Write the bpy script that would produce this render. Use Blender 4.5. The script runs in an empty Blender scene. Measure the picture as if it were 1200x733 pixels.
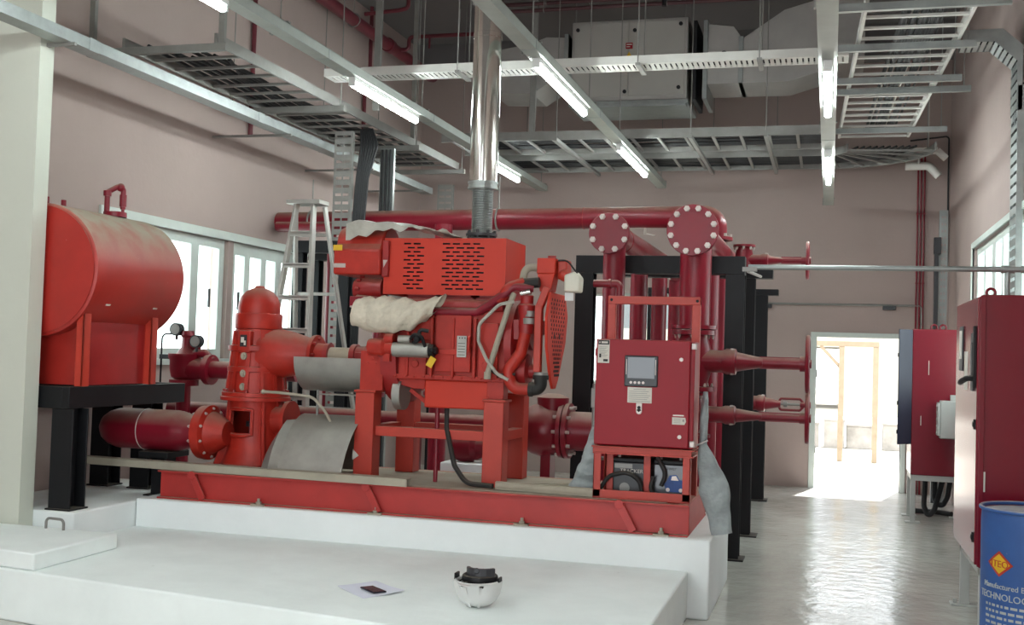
import bpy, bmesh, math, random
from mathutils import Vector, Matrix
random.seed(7)
PI = math.pi
SC = bpy.context.scene
C = SC.collection

# ------------------------------------------------------------------ helpers
def lin(c):
    return tuple(((v/255.0)/12.92 if v/255.0 <= .04045 else ((v/255.0+.055)/1.055)**2.4) for v in c)

def fillet(pts, r, n=6):
    pts = [Vector(p) for p in pts]
    out = [pts[0]]
    for i in range(1, len(pts)-1):
        p, a, b = pts[i], pts[i-1]-pts[i], pts[i+1]-pts[i]
        la, lb = a.length, b.length
        a, b = a/la, b/lb
        ang = a.angle(b)
        if ang > PI-.05:
            out.append(p); continue
        d = min(r/math.tan(ang/2), la*.49, lb*.49)
        rr = d*math.tan(ang/2)
        cen = p+(a+b).normalized()*(rr/math.sin(ang/2))
        u = p+a*d-cen; w = p+b*d-cen
        tot = u.angle(w); ax = u.cross(w).normalized()
        for k in range(n+1):
            out.append(cen+Matrix.Rotation(tot*k/n, 3, ax)@u)
    out.append(pts[-1])
    return out

class G:
    """collects shapes into one mesh"""
    def __init__(s):
        s.bm = bmesh.new(); s.mi = 0
    def _f(s, vs):
        try:
            f = s.bm.faces.new(vs); f.material_index = s.mi; return f
        except ValueError:
            return None
    def box(s, x0, y0, z0, x1, y1, z1, M=None):
        co = [(x0,y0,z0),(x1,y0,z0),(x1,y1,z0),(x0,y1,z0),(x0,y0,z1),(x1,y0,z1),(x1,y1,z1),(x0,y1,z1)]
        v = [s.bm.verts.new(M@Vector(c) if M else c) for c in co]
        for q in ((0,3,2,1),(4,5,6,7),(0,1,5,4),(1,2,6,5),(2,3,7,6),(3,0,4,7)):
            s._f([v[i] for i in q])
        return s
    def cbox(s, c, d, R=None):
        M = Matrix.Translation(c)
        if R: M = M@R.to_4x4()
        return s.box(-d[0]/2,-d[1]/2,-d[2]/2,d[0]/2,d[1]/2,d[2]/2,M)
    def bar(s, p0, p1, w, h, up=(0,0,1)):
        p0, p1 = Vector(p0), Vector(p1); d = p1-p0; L = d.length; d.normalize()
        up = Vector(up)
        if abs(d.dot(up)) > .98: up = Vector((0,1,0))
        x = d.cross(up).normalized(); z = x.cross(d)
        M = Matrix(((x.x,d.x,z.x,p0.x),(x.y,d.y,z.y,p0.y),(x.z,d.z,z.z,p0.z),(0,0,0,1)))
        return s.box(-w/2,0,-h/2,w/2,L,h/2,M)
    def tube(s, pts, r, n=12, caps=True):
        pts = [Vector(p) for p in pts]
        rs = r if isinstance(r, (list,tuple)) else [r]*len(pts)
        rings = []; nrm = None
        for i, p in enumerate(pts):
            t = (pts[min(i+1,len(pts)-1)]-pts[max(i-1,0)]).normalized()
            if nrm is None:
                a = Vector((0,0,1)) if abs(t.z) < .9 else Vector((1,0,0))
                nrm = t.cross(a).normalized()
            else:
                nrm = (nrm-t*nrm.dot(t)).normalized()
            b = t.cross(nrm)
            rings.append([s.bm.verts.new(p+(nrm*math.cos(2*PI*k/n)+b*math.sin(2*PI*k/n))*rs[i]) for k in range(n)])
        for A, B in zip(rings, rings[1:]):
            for k in range(n):
                s._f([A[k],A[(k+1)%n],B[(k+1)%n],B[k]])
        if caps:
            s._f(rings[0][::-1]); s._f(rings[-1])
        return s
    def cyl(s, p0, p1, r, r2=None, n=20):
        return s.tube([p0,p1],[r, r if r2 is None else r2],n)
    def lathe(s, o, ax, prof, n=28, sx=1, sy=1, caps=True):
        o = Vector(o); ax = Vector(ax).normalized()
        a = Vector((0,0,1)) if abs(ax.z) < .9 else Vector((1,0,0))
        u = ax.cross(a).normalized(); w = ax.cross(u)
        rings = [[s.bm.verts.new(o+ax*h+(u*math.cos(2*PI*k/n)*sx+w*math.sin(2*PI*k/n)*sy)*max(r,1e-4)) for k in range(n)] for r, h in prof]
        for A, B in zip(rings, rings[1:]):
            for k in range(n):
                s._f([A[k],A[(k+1)%n],B[(k+1)%n],B[k]])
        if caps:
            s._f(rings[0][::-1]); s._f(rings[-1])
        return s
    def prism(s, poly, vec):
        vec = Vector(vec)
        a = [s.bm.verts.new(p) for p in poly]; b = [s.bm.verts.new(Vector(p)+vec) for p in poly]
        n = len(poly)
        s._f(a[::-1]); s._f(b)
        for k in range(n): s._f([a[k],a[(k+1)%n],b[(k+1)%n],b[k]])
        return s
    def torus(s, c, ax, R, r, n=36, m=10):
        c = Vector(c); ax = Vector(ax).normalized()
        a = Vector((0,0,1)) if abs(ax.z) < .9 else Vector((1,0,0))
        u = ax.cross(a).normalized(); w = ax.cross(u)
        rings = []
        for i in range(n):
            d = u*math.cos(2*PI*i/n)+w*math.sin(2*PI*i/n)
            rings.append([s.bm.verts.new(c+d*(R+r*math.cos(2*PI*k/m))+ax*r*math.sin(2*PI*k/m)) for k in range(m)])
        for i in range(n):
            A, B = rings[i], rings[(i+1)%n]
            for k in range(m): s._f([A[k],A[(k+1)%m],B[(k+1)%m],B[k]])
        return s
    def ball(s, c, r, sc=(1,1,1), n=16):
        m = Matrix.Translation(c)@Matrix.Diagonal((*sc,1))
        res = bmesh.ops.create_uvsphere(s.bm, u_segments=n, v_segments=max(6,n//2), radius=r, matrix=m)
        for f in {f for v in res['verts'] for f in v.link_faces}: f.material_index = s.mi
        return s
    def grid(s, rows, th=0.0, closed=False):
        V = [[s.bm.verts.new(p) for p in r] for r in rows]
        fs = []
        for A, B in zip(V, V[1:]):
            for k in range(len(A)-1): fs.append(s._f([A[k],A[k+1],B[k+1],B[k]]))
        if th:
            bmesh.ops.recalc_face_normals(s.bm, faces=[f for f in fs if f])
            bmesh.ops.solidify(s.bm, geom=[f for f in fs if f], thickness=th)
        return s
    def holes(s, axis, p0, p1, a0, a1, z0, z1, hs):
        """slab normal to axis ('x' or 'y' or 'z') between p0,p1, with rectangular holes (a0,a1,z0,z1)"""
        A = sorted({a0,a1,*[min(max(h[i],a0),a1) for h in hs for i in (0,1)]})
        Z = sorted({z0,z1,*[min(max(h[i],z0),z1) for h in hs for i in (2,3)]})
        def solid(i, j):
            if i < 0 or j < 0 or i >= len(A)-1 or j >= len(Z)-1: return False
            ca, cz = (A[i]+A[i+1])/2, (Z[j]+Z[j+1])/2
            return not any(h[0] < ca < h[1] and h[2] < cz < h[3] for h in hs)
        cache = {}
        def v(i, j, p):
            k = (i,j,p)
            if k not in cache:
                a, z = A[i], Z[j]
                cache[k] = s.bm.verts.new({'x':(p,a,z),'y':(a,p,z),'z':(a,z,p)}[axis])
            return cache[k]
        for i in range(len(A)-1):
            for j in range(len(Z)-1):
                if not solid(i,j): continue
                s._f([v(i,j,p0),v(i+1,j,p0),v(i+1,j+1,p0),v(i,j+1,p0)])
                s._f([v(i,j,p1),v(i,j+1,p1),v(i+1,j+1,p1),v(i+1,j,p1)])
                if not solid(i-1,j): s._f([v(i,j,p0),v(i,j+1,p0),v(i,j+1,p1),v(i,j,p1)])
                if not solid(i+1,j): s._f([v(i+1,j,p0),v(i+1,j,p1),v(i+1,j+1,p1),v(i+1,j+1,p0)])
                if not solid(i,j-1): s._f([v(i,j,p0),v(i,j,p1),v(i+1,j,p1),v(i+1,j,p0)])
                if not solid(i,j+1): s._f([v(i,j+1,p0),v(i+1,j+1,p0),v(i+1,j+1,p1),v(i,j+1,p1)])
        return s

def obj(name, g, mats, parent=None, bev=0.0, sharp=35, label=None, solid=True):
    me = bpy.data.meshes.new(name)
    if solid: bmesh.ops.recalc_face_normals(g.bm, faces=g.bm.faces)
    g.bm.to_mesh(me); g.bm.free()
    for m in (mats if isinstance(mats,(list,tuple)) else [mats]): me.materials.append(m)
    for p in me.polygons: p.use_smooth = True
    me.set_sharp_from_angle(angle=math.radians(sharp))
    o = bpy.data.objects.new(name, me); C.objects.link(o)
    if parent:
        o.parent = parent
        inv = Matrix.Translation(-Vector(parent.location)) if parent.type == 'EMPTY' else Matrix.Identity(4)
        o.matrix_parent_inverse = inv
    if bev:
        b = o.modifiers.new('Bevel','BEVEL'); b.width = bev; b.segments = 2; b.limit_method = 'ANGLE'; b.angle_limit = math.radians(40)
        b.harden_normals = False
    if label: o['label'] = label
    return o

def tag(o, label, cat, group=None, kind=None):
    o['label'] = label; o['category'] = cat
    if group: o['group'] = group
    if kind: o['kind'] = kind
    return o
def thing(name, label, cat, loc, group=None):
    o = bpy.data.objects.new(name, None); C.objects.link(o)
    o.location = loc; o.empty_display_size = .1
    return tag(o, label, cat, group)
def struct(name, g, m, bev=0, parent=None):
    o = obj(name, g, m, parent, bev)
    if not parent: o['kind'] = 'structure'
    return o
def dup(root, loc, label=None, group=None, rotz=0):
    r = root.copy(); C.objects.link(r); r.location = loc; r.rotation_euler = (0,0,rotz)
    if label: r['label'] = label
    if group: r['group'] = group
    for ch in list(root.children):
        c = ch.copy(); C.objects.link(c); c.parent = r
        for gc in list(ch.children):
            d = gc.copy(); C.objects.link(d); d.parent = c
    return r
def text_mesh(txt, size, extrude=.0005):
    cu = bpy.data.curves.new('t','FONT'); cu.body = txt; cu.size = size; cu.extrude = extrude; cu.resolution_u = 3
    o = bpy.data.objects.new('t', cu); C.objects.link(o)
    dg = bpy.context.evaluated_depsgraph_get()
    me = bpy.data.meshes.new_from_object(o.evaluated_get(dg))
    bpy.data.objects.remove(o); bpy.data.curves.remove(cu)
    return me
def add_text(g, txt, size, fn, extrude=.0005, center=False):
    """put lettering into g, each vertex (x,y,z) of the flat text mapped by fn"""
    me = text_mesh(txt, size, extrude)
    w = max((v.co.x for v in me.vertices), default=0)
    off = -w/2 if center else 0
    vs = [g.bm.verts.new(fn(v.co.x+off, v.co.y, v.co.z)) for v in me.vertices]
    for p in me.polygons: g._f([vs[i] for i in p.vertices])
    bpy.data.meshes.remove(me)
    return w

# ------------------------------------------------------------------ materials
def nodes(name):
    m = bpy.data.materials.new(name); m.use_nodes = True
    nt = m.node_tree; b = nt.nodes['Principled BSDF']
    return m, nt, b
def mat(name, rgb, rough=.5, metal=0., var=.12, scale=3., dust=0., dz=(.35,.95), dustc=(150,138,120), bump=0., bscale=40., spec=None, rvar=0., chips=0., detail=6, chipc=(200,180,165), chips_s=26):
    m, nt, b = nodes(name); N = nt.nodes; L = nt.links
    base = lin(rgb)
    tc = N.new('ShaderNodeTexCoord')
    nz = N.new('ShaderNodeTexNoise'); nz.inputs['Scale'].default_value = scale; nz.inputs['Detail'].default_value = detail
    nz.inputs['Roughness'].default_value = .6
    L.new(tc.outputs['Object'], nz.inputs['Vector'])
    rp = N.new('ShaderNodeValToRGB')
    rp.color_ramp.elements[0].position = .3; rp.color_ramp.elements[1].position = .7
    rp.color_ramp.elements[0].color = (*[c*(1-var) for c in base],1)
    rp.color_ramp.elements[1].color = (*[min(1,c*(1+var)) for c in base],1)
    L.new(nz.outputs['Fac'], rp.inputs['Fac'])
    col = rp.outputs['Color']
    fac = None
    if dust:
        ge = N.new('ShaderNodeNewGeometry'); sx = N.new('ShaderNodeSeparateXYZ'); L.new(ge.outputs['Normal'], sx.inputs[0])
        mr = N.new('ShaderNodeMapRange'); mr.inputs['From Min'].default_value = dz[0]; mr.inputs['From Max'].default_value = dz[1]
        mr.inputs['To Max'].default_value = dust; L.new(sx.outputs['Z'], mr.inputs['Value'])
        n2 = N.new('ShaderNodeTexNoise'); n2.inputs['Scale'].default_value = 7; n2.inputs['Detail'].default_value = 5
        L.new(tc.outputs['Object'], n2.inputs['Vector'])
        m2 = N.new('ShaderNodeMapRange'); m2.inputs['From Min'].default_value = .3; m2.inputs['From Max'].default_value = .6
        m2.inputs['To Min'].default_value = .45
        L.new(n2.outputs['Fac'], m2.inputs['Value'])
        mu = N.new('ShaderNodeMath'); mu.operation = 'MULTIPLY'; L.new(mr.outputs[0], mu.inputs[0]); L.new(m2.outputs[0], mu.inputs[1])
        mx = N.new('ShaderNodeMixRGB'); L.new(mu.outputs[0], mx.inputs['Fac']); L.new(col, mx.inputs['Color1'])
        mx.inputs['Color2'].default_value = (*lin(dustc),1); col = mx.outputs['Color']; fac = mu.outputs[0]
    if chips:
        n3 = N.new('ShaderNodeTexNoise'); n3.inputs['Scale'].default_value = chips_s; n3.inputs['Detail'].default_value = 3
        L.new(tc.outputs['Object'], n3.inputs['Vector'])
        m3 = N.new('ShaderNodeMapRange'); m3.inputs['From Min'].default_value = .74; m3.inputs['From Max'].default_value = .77
        m3.inputs['To Max'].default_value = chips; L.new(n3.outputs['Fac'], m3.inputs['Value'])
        mx = N.new('ShaderNodeMixRGB'); L.new(m3.outputs[0], mx.inputs['Fac']); L.new(col, mx.inputs['Color1'])
        mx.inputs['Color2'].default_value = (*lin(chipc),1); col = mx.outputs['Color']
    L.new(col, b.inputs['Base Color'])
    b.inputs['Metallic'].default_value = metal; b.inputs['Roughness'].default_value = rough
    if spec is not None: b.inputs['Specular IOR Level'].default_value = spec
    if rvar or fac is not None:
        mr = N.new('ShaderNodeMapRange'); mr.inputs['To Min'].default_value = rough-rvar; mr.inputs['To Max'].default_value = rough+rvar
        L.new(nz.outputs['Fac'], mr.inputs['Value'])
        if fac is not None:
            ad = N.new('ShaderNodeMath'); ad.operation = 'MULTIPLY_ADD'; ad.use_clamp = True
            L.new(fac, ad.inputs[0]); ad.inputs[1].default_value = .5; L.new(mr.outputs[0], ad.inputs[2])
            L.new(ad.outputs[0], b.inputs['Roughness'])
        else: L.new(mr.outputs[0], b.inputs['Roughness'])
    if bump:
        nb = N.new('ShaderNodeTexNoise'); nb.inputs['Scale'].default_value = bscale; nb.inputs['Detail'].default_value = 4
        L.new(tc.outputs['Object'], nb.inputs['Vector'])
        bu = N.new('ShaderNodeBump'); bu.inputs['Strength'].default_value = bump; bu.inputs['Distance'].default_value = .02
        L.new(nb.outputs['Fac'], bu.inputs['Height']); L.new(bu.outputs['Normal'], b.inputs['Normal'])
    return m
def emit(name, rgb, st):
    m, nt, b = nodes(name)
    b.inputs['Base Color'].default_value = (*lin(rgb),1); b.inputs['Emission Color'].default_value = (*lin(rgb),1)
    b.inputs['Emission Strength'].default_value = st
    return m
def glass(name):
    m = bpy.data.materials.new(name); m.use_nodes = True; nt = m.node_tree; N = nt.nodes; L = nt.links
    N.remove(N['Principled BSDF']); out = N['Material Output']
    t = N.new('ShaderNodeBsdfTransparent'); t.inputs[0].default_value = (.9,.95,.93,1)
    g = N.new('ShaderNodeBsdfGlossy'); g.inputs['Roughness'].default_value = .02
    lw = N.new('ShaderNodeLayerWeight'); lw.inputs[0].default_value = .5; pw = N.new('ShaderNodeMath'); pw.operation = 'POWER'; pw.inputs[1].default_value = 5.; L.new(lw.outputs['Facing'], pw.inputs[0])
    fr = N.new('ShaderNodeMath'); fr.operation = 'MULTIPLY_ADD'; fr.inputs[1].default_value = .6; fr.inputs[2].default_value = .03; L.new(pw.outputs[0], fr.inputs[0])
    mx = N.new('ShaderNodeMixShader'); L.new(fr.outputs[0], mx.inputs[0]); L.new(t.outputs[0], mx.inputs[1]); L.new(g.outputs[0], mx.inputs[2])
    L.new(mx.outputs[0], out.inputs[0])
    return m

M = dict(
 wall = mat('wall_plaster',(170,152,146),.85,var=.05,scale=.8,bump=.12,bscale=18),
 wallw = mat('white_plaster',(200,202,190),.85,var=.04,scale=1.2,bump=.1,bscale=14),
 ceil = mat('ceiling_paint',(112,108,108),.9,var=.05,scale=.7),
 plinth = mat('painted_concrete',(236,240,240),.75,var=.04,scale=1.6,bump=.25,bscale=9,dust=.35,dustc=(216,213,202)),
 slab = mat('dusty_painted_concrete',(240,246,244),.8,chips=.3,chipc=(120,116,106),chips_s=5,var=.05,scale=2.2,bump=.2,bscale=11),
 red = mat('red_orange_enamel',(168,42,31),.4,spec=.35,var=.2,scale=6,dust=.6,rvar=.08,bump=.03,bscale=60),
 redc = mat('red_orange_canopy',(194,54,36),.45,spec=.3,var=.06,scale=2,dust=.2,rvar=.06),
 dred = mat('dark_red_enamel',(150,30,30),.4,var=.15,scale=5,dust=.5,rvar=.08),
 crim = mat('crimson_pipe_paint',(124,18,36),.33,spec=.4,var=.1,scale=3,dust=.7,dz=(.25,.95),rvar=.08),
 skid = mat('skid_red_paint',(176,48,44),.45,var=.14,scale=3,dust=.85,chips=.6),
 tank = mat('tank_red_paint',(164,40,32),.4,var=.14,scale=3.5,dust=1.2,dz=(.1,.85),rvar=.1,chips=.35,dustc=(168,156,138)),
 panel = mat('panel_red',(146,20,34),.45,spec=.3,var=.05,scale=3,dust=.4),
 cab = mat('cabinet_red',(118,20,36),.2,var=.06,scale=2,dust=.2),
 orange = mat('orange_frame_paint',(178,52,36),.45,var=.1,scale=5,dust=.5),
 black = mat('black_steel_paint',(19,19,22),.5,spec=.3,var=.2,scale=4,dust=.25),
 rubber = mat('black_rubber',(30,28,27),.65,var=.2,scale=8,dust=.3),
 galv = mat('galvanised_steel',(158,162,160),.42,metal=.75,var=.12,scale=9,rvar=.1),
 galvd = mat('dull_galvanised_steel',(140,138,134),.5,metal=.5,var=.12,scale=7,rvar=.1),
 runs = mat('grey_trunking',(158,162,156),.45,metal=.3,var=.08,scale=6),
 trunk = mat('white_trunking',(206,204,198),.45,metal=.2,var=.06,scale=6),
 chrome = mat('polished_steel_sheet',(212,210,204),.13,metal=1.,var=.05,scale=4,rvar=.06,bump=.02,bscale=5),
 guard = mat('aluminium_sheet',(160,158,152),.45,metal=.7,var=.14,scale=6,rvar=.1,dust=.3),
 alu = mat('ladder_aluminium',(180,178,172),.38,metal=.7,var=.08,scale=8),
 wfrm = mat('window_frame_paint',(206,214,208),.45,var=.05,scale=5),
 glass = glass('window_glass'),
 cable = mat('black_cable',(34,34,36),.55,var=.2,scale=10),
 bolt = mat('zinc_bolt',(190,178,172),.4,metal=.4,var=.1,scale=20),
 beige = mat('dusty_beige_steel',(164,156,140),.7,var=.12,scale=4,dust=.4),
 rod = mat('beige_shaft',(172,160,140),.55,var=.12,scale=8,dust=.3),
 cloth = mat('cream_cloth',(206,196,178),.9,var=.12,scale=14,bump=.5,bscale=30),
 plast = mat('clear_grey_plastic',(170,166,156),.28,var=.18,scale=9,bump=.35,bscale=24),
 sleeve = mat('grey_plastic_sleeve',(150,158,158),.4,var=.18,scale=12,bump=.6,bscale=22),
 white = mat('white_plastic',(214,214,212),.35,var=.03,scale=8),
 cream = mat('translucent_bottle_plastic',(214,212,196),.4,var=.05,scale=9),
 yellow = mat('yellow_tag',(212,170,30),.5,var=.08,scale=20),
 grey = mat('grey_box_paint',(176,176,172),.45,var=.05,scale=5),
 dgrey = mat('dark_grey_plastic',(46,46,50),.4,var=.1,scale=10),
 screen = mat('grey_screen',(96,98,104),.15,var=.03,scale=3),
 paper = mat('white_paper',(226,228,240),.8,var=.02,scale=10),
 label = mat('label_paper',(206,200,190),.7,var=.04,scale=20),
 ink = mat('label_ink',(44,40,42),.8,var=.1,scale=20),
 phone = mat('phone_black',(24,22,40),.25,var=.05,scale=10),
 drum = mat('drum_blue_paint',(46,86,148),.5,var=.14,scale=5,dust=.8,chips=.25,dustc=(190,180,168)),
 lett = mat('pale_lettering',(178,180,176),.7,var=.1,scale=30),
 navy = mat('dark_door_inner',(44,44,60),.45,var=.1,scale=4),
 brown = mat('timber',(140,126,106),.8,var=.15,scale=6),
 duct = mat('duct_sheet',(164,160,156),.45,metal=.35,var=.08,scale=3),
 ahu = mat('unit_panel_grey',(162,158,152),.5,metal=.1,var=.04,scale=2),
 blue = mat('battery_print_blue',(36,74,140),.5,var=.15,scale=20),
 pave = mat('outside_paving',(170,164,152),.9,var=.08,scale=.8),
 sprk = mat('sprinkler_crimson',(100,34,44),.45,var=.1,scale=4),
 sky_block = mat('dark_sky_block',(104,104,108),.8,var=.08,scale=1),
 debris = mat('outside_stock',(140,136,130),.9,var=.3,scale=3),
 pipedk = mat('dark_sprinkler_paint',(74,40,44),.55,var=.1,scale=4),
 tube = emit('lit_tube',(235,248,247),44.),
)
def floor_mat():
    m, nt, b = nodes('glossy_concrete_floor'); N = nt.nodes; L = nt.links
    tc = N.new('ShaderNodeTexCoord')
    n1 = N.new('ShaderNodeTexNoise'); n1.inputs['Scale'].default_value = 1.3; n1.inputs['Detail'].default_value = 8; n1.inputs['Roughness'].default_value = .65
    L.new(tc.outputs['Object'], n1.inputs['Vector'])
    r = N.new('ShaderNodeValToRGB'); r.color_ramp.elements[0].position = .3; r.color_ramp.elements[1].position = .72
    r.color_ramp.elements[0].color = (*lin((184,182,174)),1); r.color_ramp.elements[1].color = (*lin((214,212,204)),1)
    L.new(n1.outputs['Fac'], r.inputs['Fac']); L.new(r.outputs['Color'], b.inputs['Base Color'])
    n2 = N.new('ShaderNodeTexNoise'); n2.inputs['Scale'].default_value = 3.2; n2.inputs['Detail'].default_value = 6
    L.new(tc.outputs['Object'], n2.inputs['Vector'])
    mr = N.new('ShaderNodeMapRange'); mr.inputs['From Min'].default_value = .3; mr.inputs['From Max'].default_value = .7
    mr.inputs['To Min'].default_value = .05; mr.inputs['To Max'].default_value = .2
    L.new(n2.outputs['Fac'], mr.inputs['Value']); L.new(mr.outputs[0], b.inputs['Roughness'])
    n3 = N.new('ShaderNodeTexNoise'); n3.inputs['Scale'].default_value = 9; n3.inputs['Detail'].default_value = 5
    L.new(tc.outputs['Object'], n3.inputs['Vector'])
    bu = N.new('ShaderNodeBump'); bu.inputs['Strength'].default_value = .3; bu.inputs['Distance'].default_value = .02
    L.new(n3.outputs['Fac'], bu.inputs['Height']); L.new(bu.outputs['Normal'], b.inputs['Normal'])
    b.inputs['Specular IOR Level'].default_value = .8
    return m
M['floor'] = floor_mat()

# ------------------------------------------------------------------ camera (room axes: X right, Y away, Z up; lens 1.65 m above the floor)
cam = bpy.data.cameras.new('camera'); co = bpy.data.objects.new('camera', cam); C.objects.link(co)
FPX, YAW, PIT, ROL = 1314.25, .276767, .035597, -.031209
cam.sensor_width = 36.0; cam.sensor_fit = 'HORIZONTAL'; cam.lens = FPX/1200*36; cam.clip_end = 300
right = Vector((math.cos(YAW),math.sin(YAW),0)); fh = Vector((-math.sin(YAW),math.cos(YAW),0)); upv = Vector((0,0,1))
fwd = fh*math.cos(PIT)+upv*math.sin(PIT); upc = upv*math.cos(PIT)-fh*math.sin(PIT)
r2 = right*math.cos(ROL)-upc*math.sin(ROL); u2 = upc*math.cos(ROL)+right*math.sin(ROL)
co.matrix_world = Matrix(((r2.x,u2.x,-fwd.x,0),(r2.y,u2.y,-fwd.y,0),(r2.z,u2.z,-fwd.z,1.65),(0,0,0,1)))
SC.camera = co
# ------------------------------------------------------------------ setting
XL, XR, YB, ZC = -5.8, 1.45, 15.3, 6.0
g = G(); g.box(XL-.2,-3.2,-.2,XR+.2,YB+.2,0); struct('floor', g, M['floor'])
g = G(); g.box(-30,YB+.2,-.25,30,70,-.03); struct('ground', g, M['pave'])
g = G(); g.box(XL-.2,-3.2,ZC,XR+.2,YB+.2,ZC+.2); struct('ceiling', g, M['ceil'])
DX0, DX1, DZ = -.165, .9, 1.985
WB = (-3.3,-1.9,1.25,2.52)
g = G(); g.holes('y',YB,YB+.2,XL-.2,XR+.2,0,ZC,[(DX0,DX1,-1,DZ),WB]); struct('wall_back', g, M['wall'])
WL1, WL2 = (8.0,9.98,1.5,2.68), (10.08,11.7,1.5,2.68)
g = G(); g.holes('x',XL-.2,XL,-3.2,YB+.2,0,ZC,[WL1,WL2]); struct('wall_left', g, M['wall'])
WR = (9.2,12.84,1.3,2.91)
g = G(); g.holes('x',XR,XR+.2,-3.2,YB+.2,0,ZC,[WR]); struct('wall_right', g, M['wall'])
g = G(); g.holes('y',-3.4,-3.2,XL-.2,XR+.2,0,ZC,[(-4.6,.5,-1,2.8)]); struct('wall_front', g, M['wall'])
g = G(); g.box(XL,6.36,.3,-5.185,6.5,ZC); struct('wall_pier', g, M['wallw'])
g = G(); g.box(XL,14.9,5.6,XR,YB,ZC); struct('trim_1', g, M['ceil'])

def window(name, axis, plane, h, mull, fw=.05, inset=.1, panes=True, sgn=1):
    """sliding window: outer frame, mullions (a position, width), one pane per light"""
    a0,a1,z0,z1 = h
    p0, p1 = plane+inset-.035, plane+inset+.035
    hs = []; edges = [a0+fw]
    for m, w in mull: hs.append((edges[-1], m-w/2)); edges.append(m+w/2)
    hs.append((edges[-1], a1-fw))
    g = G(); g.holes(axis,p0,p1,a0,a1,z0,z1,[(u,v,z0+fw,z1-fw) for u,v in hs])
    o = struct(name, g, M['wfrm'], bev=.004)
    for u, v in hs:
        q = G(); c = (p0+p1)/2
        if axis == 'x': q.box(c-.003,u,z0+fw,c+.003,v,z1-fw)
        else: q.box(u,c-.003,z0+fw,v,c+.003,z1-fw)
        obj('window_pane', q, M['glass'], o)
    return o
w1 = window('window_1','x',XL-.2,WL1,[(8.72,.07),(9.45,.13)],fw=.09,inset=.12)
w2 = window('window_2','x',XL-.2,WL2,[(10.45,.11),(10.8,.11),(11.13,.13)],fw=.12,inset=.12)
w3 = window('window_3','y',YB,WB,[(-2.6,.05)],fw=.05,inset=.1)
w4 = window('window_4','x',XR,WR,[(10.35,.2),(11.0,.06),(11.55,.2),(12.2,.06)],fw=.07,inset=.08)
for w, y in ((w1,9.72),(w2,10.28)):
    g = G(); g.box(XL-.05,y-.012,2.0,XL-.035,y+.012,2.18); obj('latch', g, M['dgrey'], w)
g = G(); g.box(XL-.02,7.9,2.68,XL+.025,11.8,2.76); struct('trim_2', g, M['wfrm'], bev=.004)
g = G(); g.box(XL-.02,7.9,1.44,XL+.04,11.8,1.5); struct('trim_3', g, M['wfrm'], bev=.004)
# reveal frame round the right window and the door
g = G(); g.holes('x',XR-.012,XR+.02,WR[0]-.06,WR[1]+.06,WR[2]-.06,WR[3]+.06,[WR]); struct('trim_4', g, M['wfrm'], bev=.004)
g = G(); g.holes('y',YB-.015,YB+.215,DX0-.075,DX1+.06,-.02,DZ+.06,[(DX0,DX1,-1,DZ)]); d1 = struct('door_1', g, M['wfrm'], bev=.004)
for z in (.5,1.5):
    q = G(); q.cyl((DX0+.006,YB+.03,z-.05),(DX0+.006,YB+.03,z+.05),.008); obj('hinge', q, M['galvd'], d1)

# outside, beyond the door: a timber frame and stacked stock on pale ground
t = thing('timber_frame','pale timber post and beam frame seen through the bright doorway','timber frame',(.3,20,0))
for x in (-.85,.2,.76):
    g = G(); g.box(x-.045,19.95,-.03,x+.045,20.05,1.93); obj('post', g, M['brown'], t, .006)
g = G(); g.box(-1.4,19.94,1.93,.81,20.06,2.02); obj('beam', g, M['brown'], t, .006)
g = G(); g.bar((.2,20,1.55),(-.15,20,1.93),.06,.06); obj('brace', g, M['brown'], t)
for i,(x,y,w,h,d,lab) in enumerate([(-.35,23,.36,.42,.4,'grey stock crate outside the door, leftmost of the row beyond the timber frame'),(.12,23,.4,.5,.4,'tall grey stock crate outside the door, just right of the leftmost crate'),(.6,23.1,.5,.4,.4,'wide low stock crate outside the door, right of the tall crate'),(1.2,23,.34,.46,.4,'stock crate outside the door, rightmost of the row on the paving')]):
    tt = thing('crate',lab,'crate',(x,y,-.03),'stock crates outside the door')
    g = G(); g.box(x-w/2,y,-.03,x+w/2,y+d,h)
    obj('crate_body', g, M['debris'], tt, .01)
    g = G(); g.box(x-w/2-.01,y-.01,h,x+w/2+.01,y+d+.01,h+.04); obj('lid', g, M['debris'], tt, .005)
t = thing('yard_shed','pale shed far beyond the doorway with added sky-blocking upper wall','shed',(4,42,-.03))
g = G(); g.holes('y',42,48,-8,14,-.03,2.7,[(-1,.5,-1,2.2)]); obj('wall', g, M['pave'], t)
g = G(); g.box(-8,42,2.7,14,48,6.9); obj('sky_block_wall', g, M['sky_block'], t)  # unseen dark upper wall, added to cut the sky's reflection in the floor
g = G(); g.box(-8.4,41.4,6.9,14.4,48.4,7.1); obj('roof', g, M['pave'], t)

# ------------------------------------------------------------------ concrete bases
g = G(); g.box(-4.86,7.2,0,-.7,8.55,.5)
tag(obj('equipment_plinth', g, M['plinth'], bev=.012),'tall white painted concrete plinth under the red pump set','plinth')
g = G(); g.prism([(-5.795,5.72,0),(-.835,5.0,0),(-.835,7.198,0),(-4.862,7.198,0),(-4.862,6.49,0),(-5.795,6.355,0)],(0,0,.3))
tag(obj('concrete_slab', g, M['slab'], bev=.012),'low broad white concrete slab carrying the helmet and paper','slab')
g = G(); g.box(XL+.004,6.505,0,-4.868,8.3,.48)
tag(obj('tank_pad', g, M['plinth'], bev=.012),'white concrete pad under the black tank stand','concrete pad')
t = thing('hatch_cover','square white concrete hatch cover with two lifting handles on the slab','hatch cover',(-4.9,5.95,.3))
g = G(); g.prism([(-5.62,5.73,.302),(-4.39,5.53,.302),(-4.41,6.35,.302),(-5.62,6.35,.302)],(0,0,.1)); obj('slab', g, M['slab'], t, .01)
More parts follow.
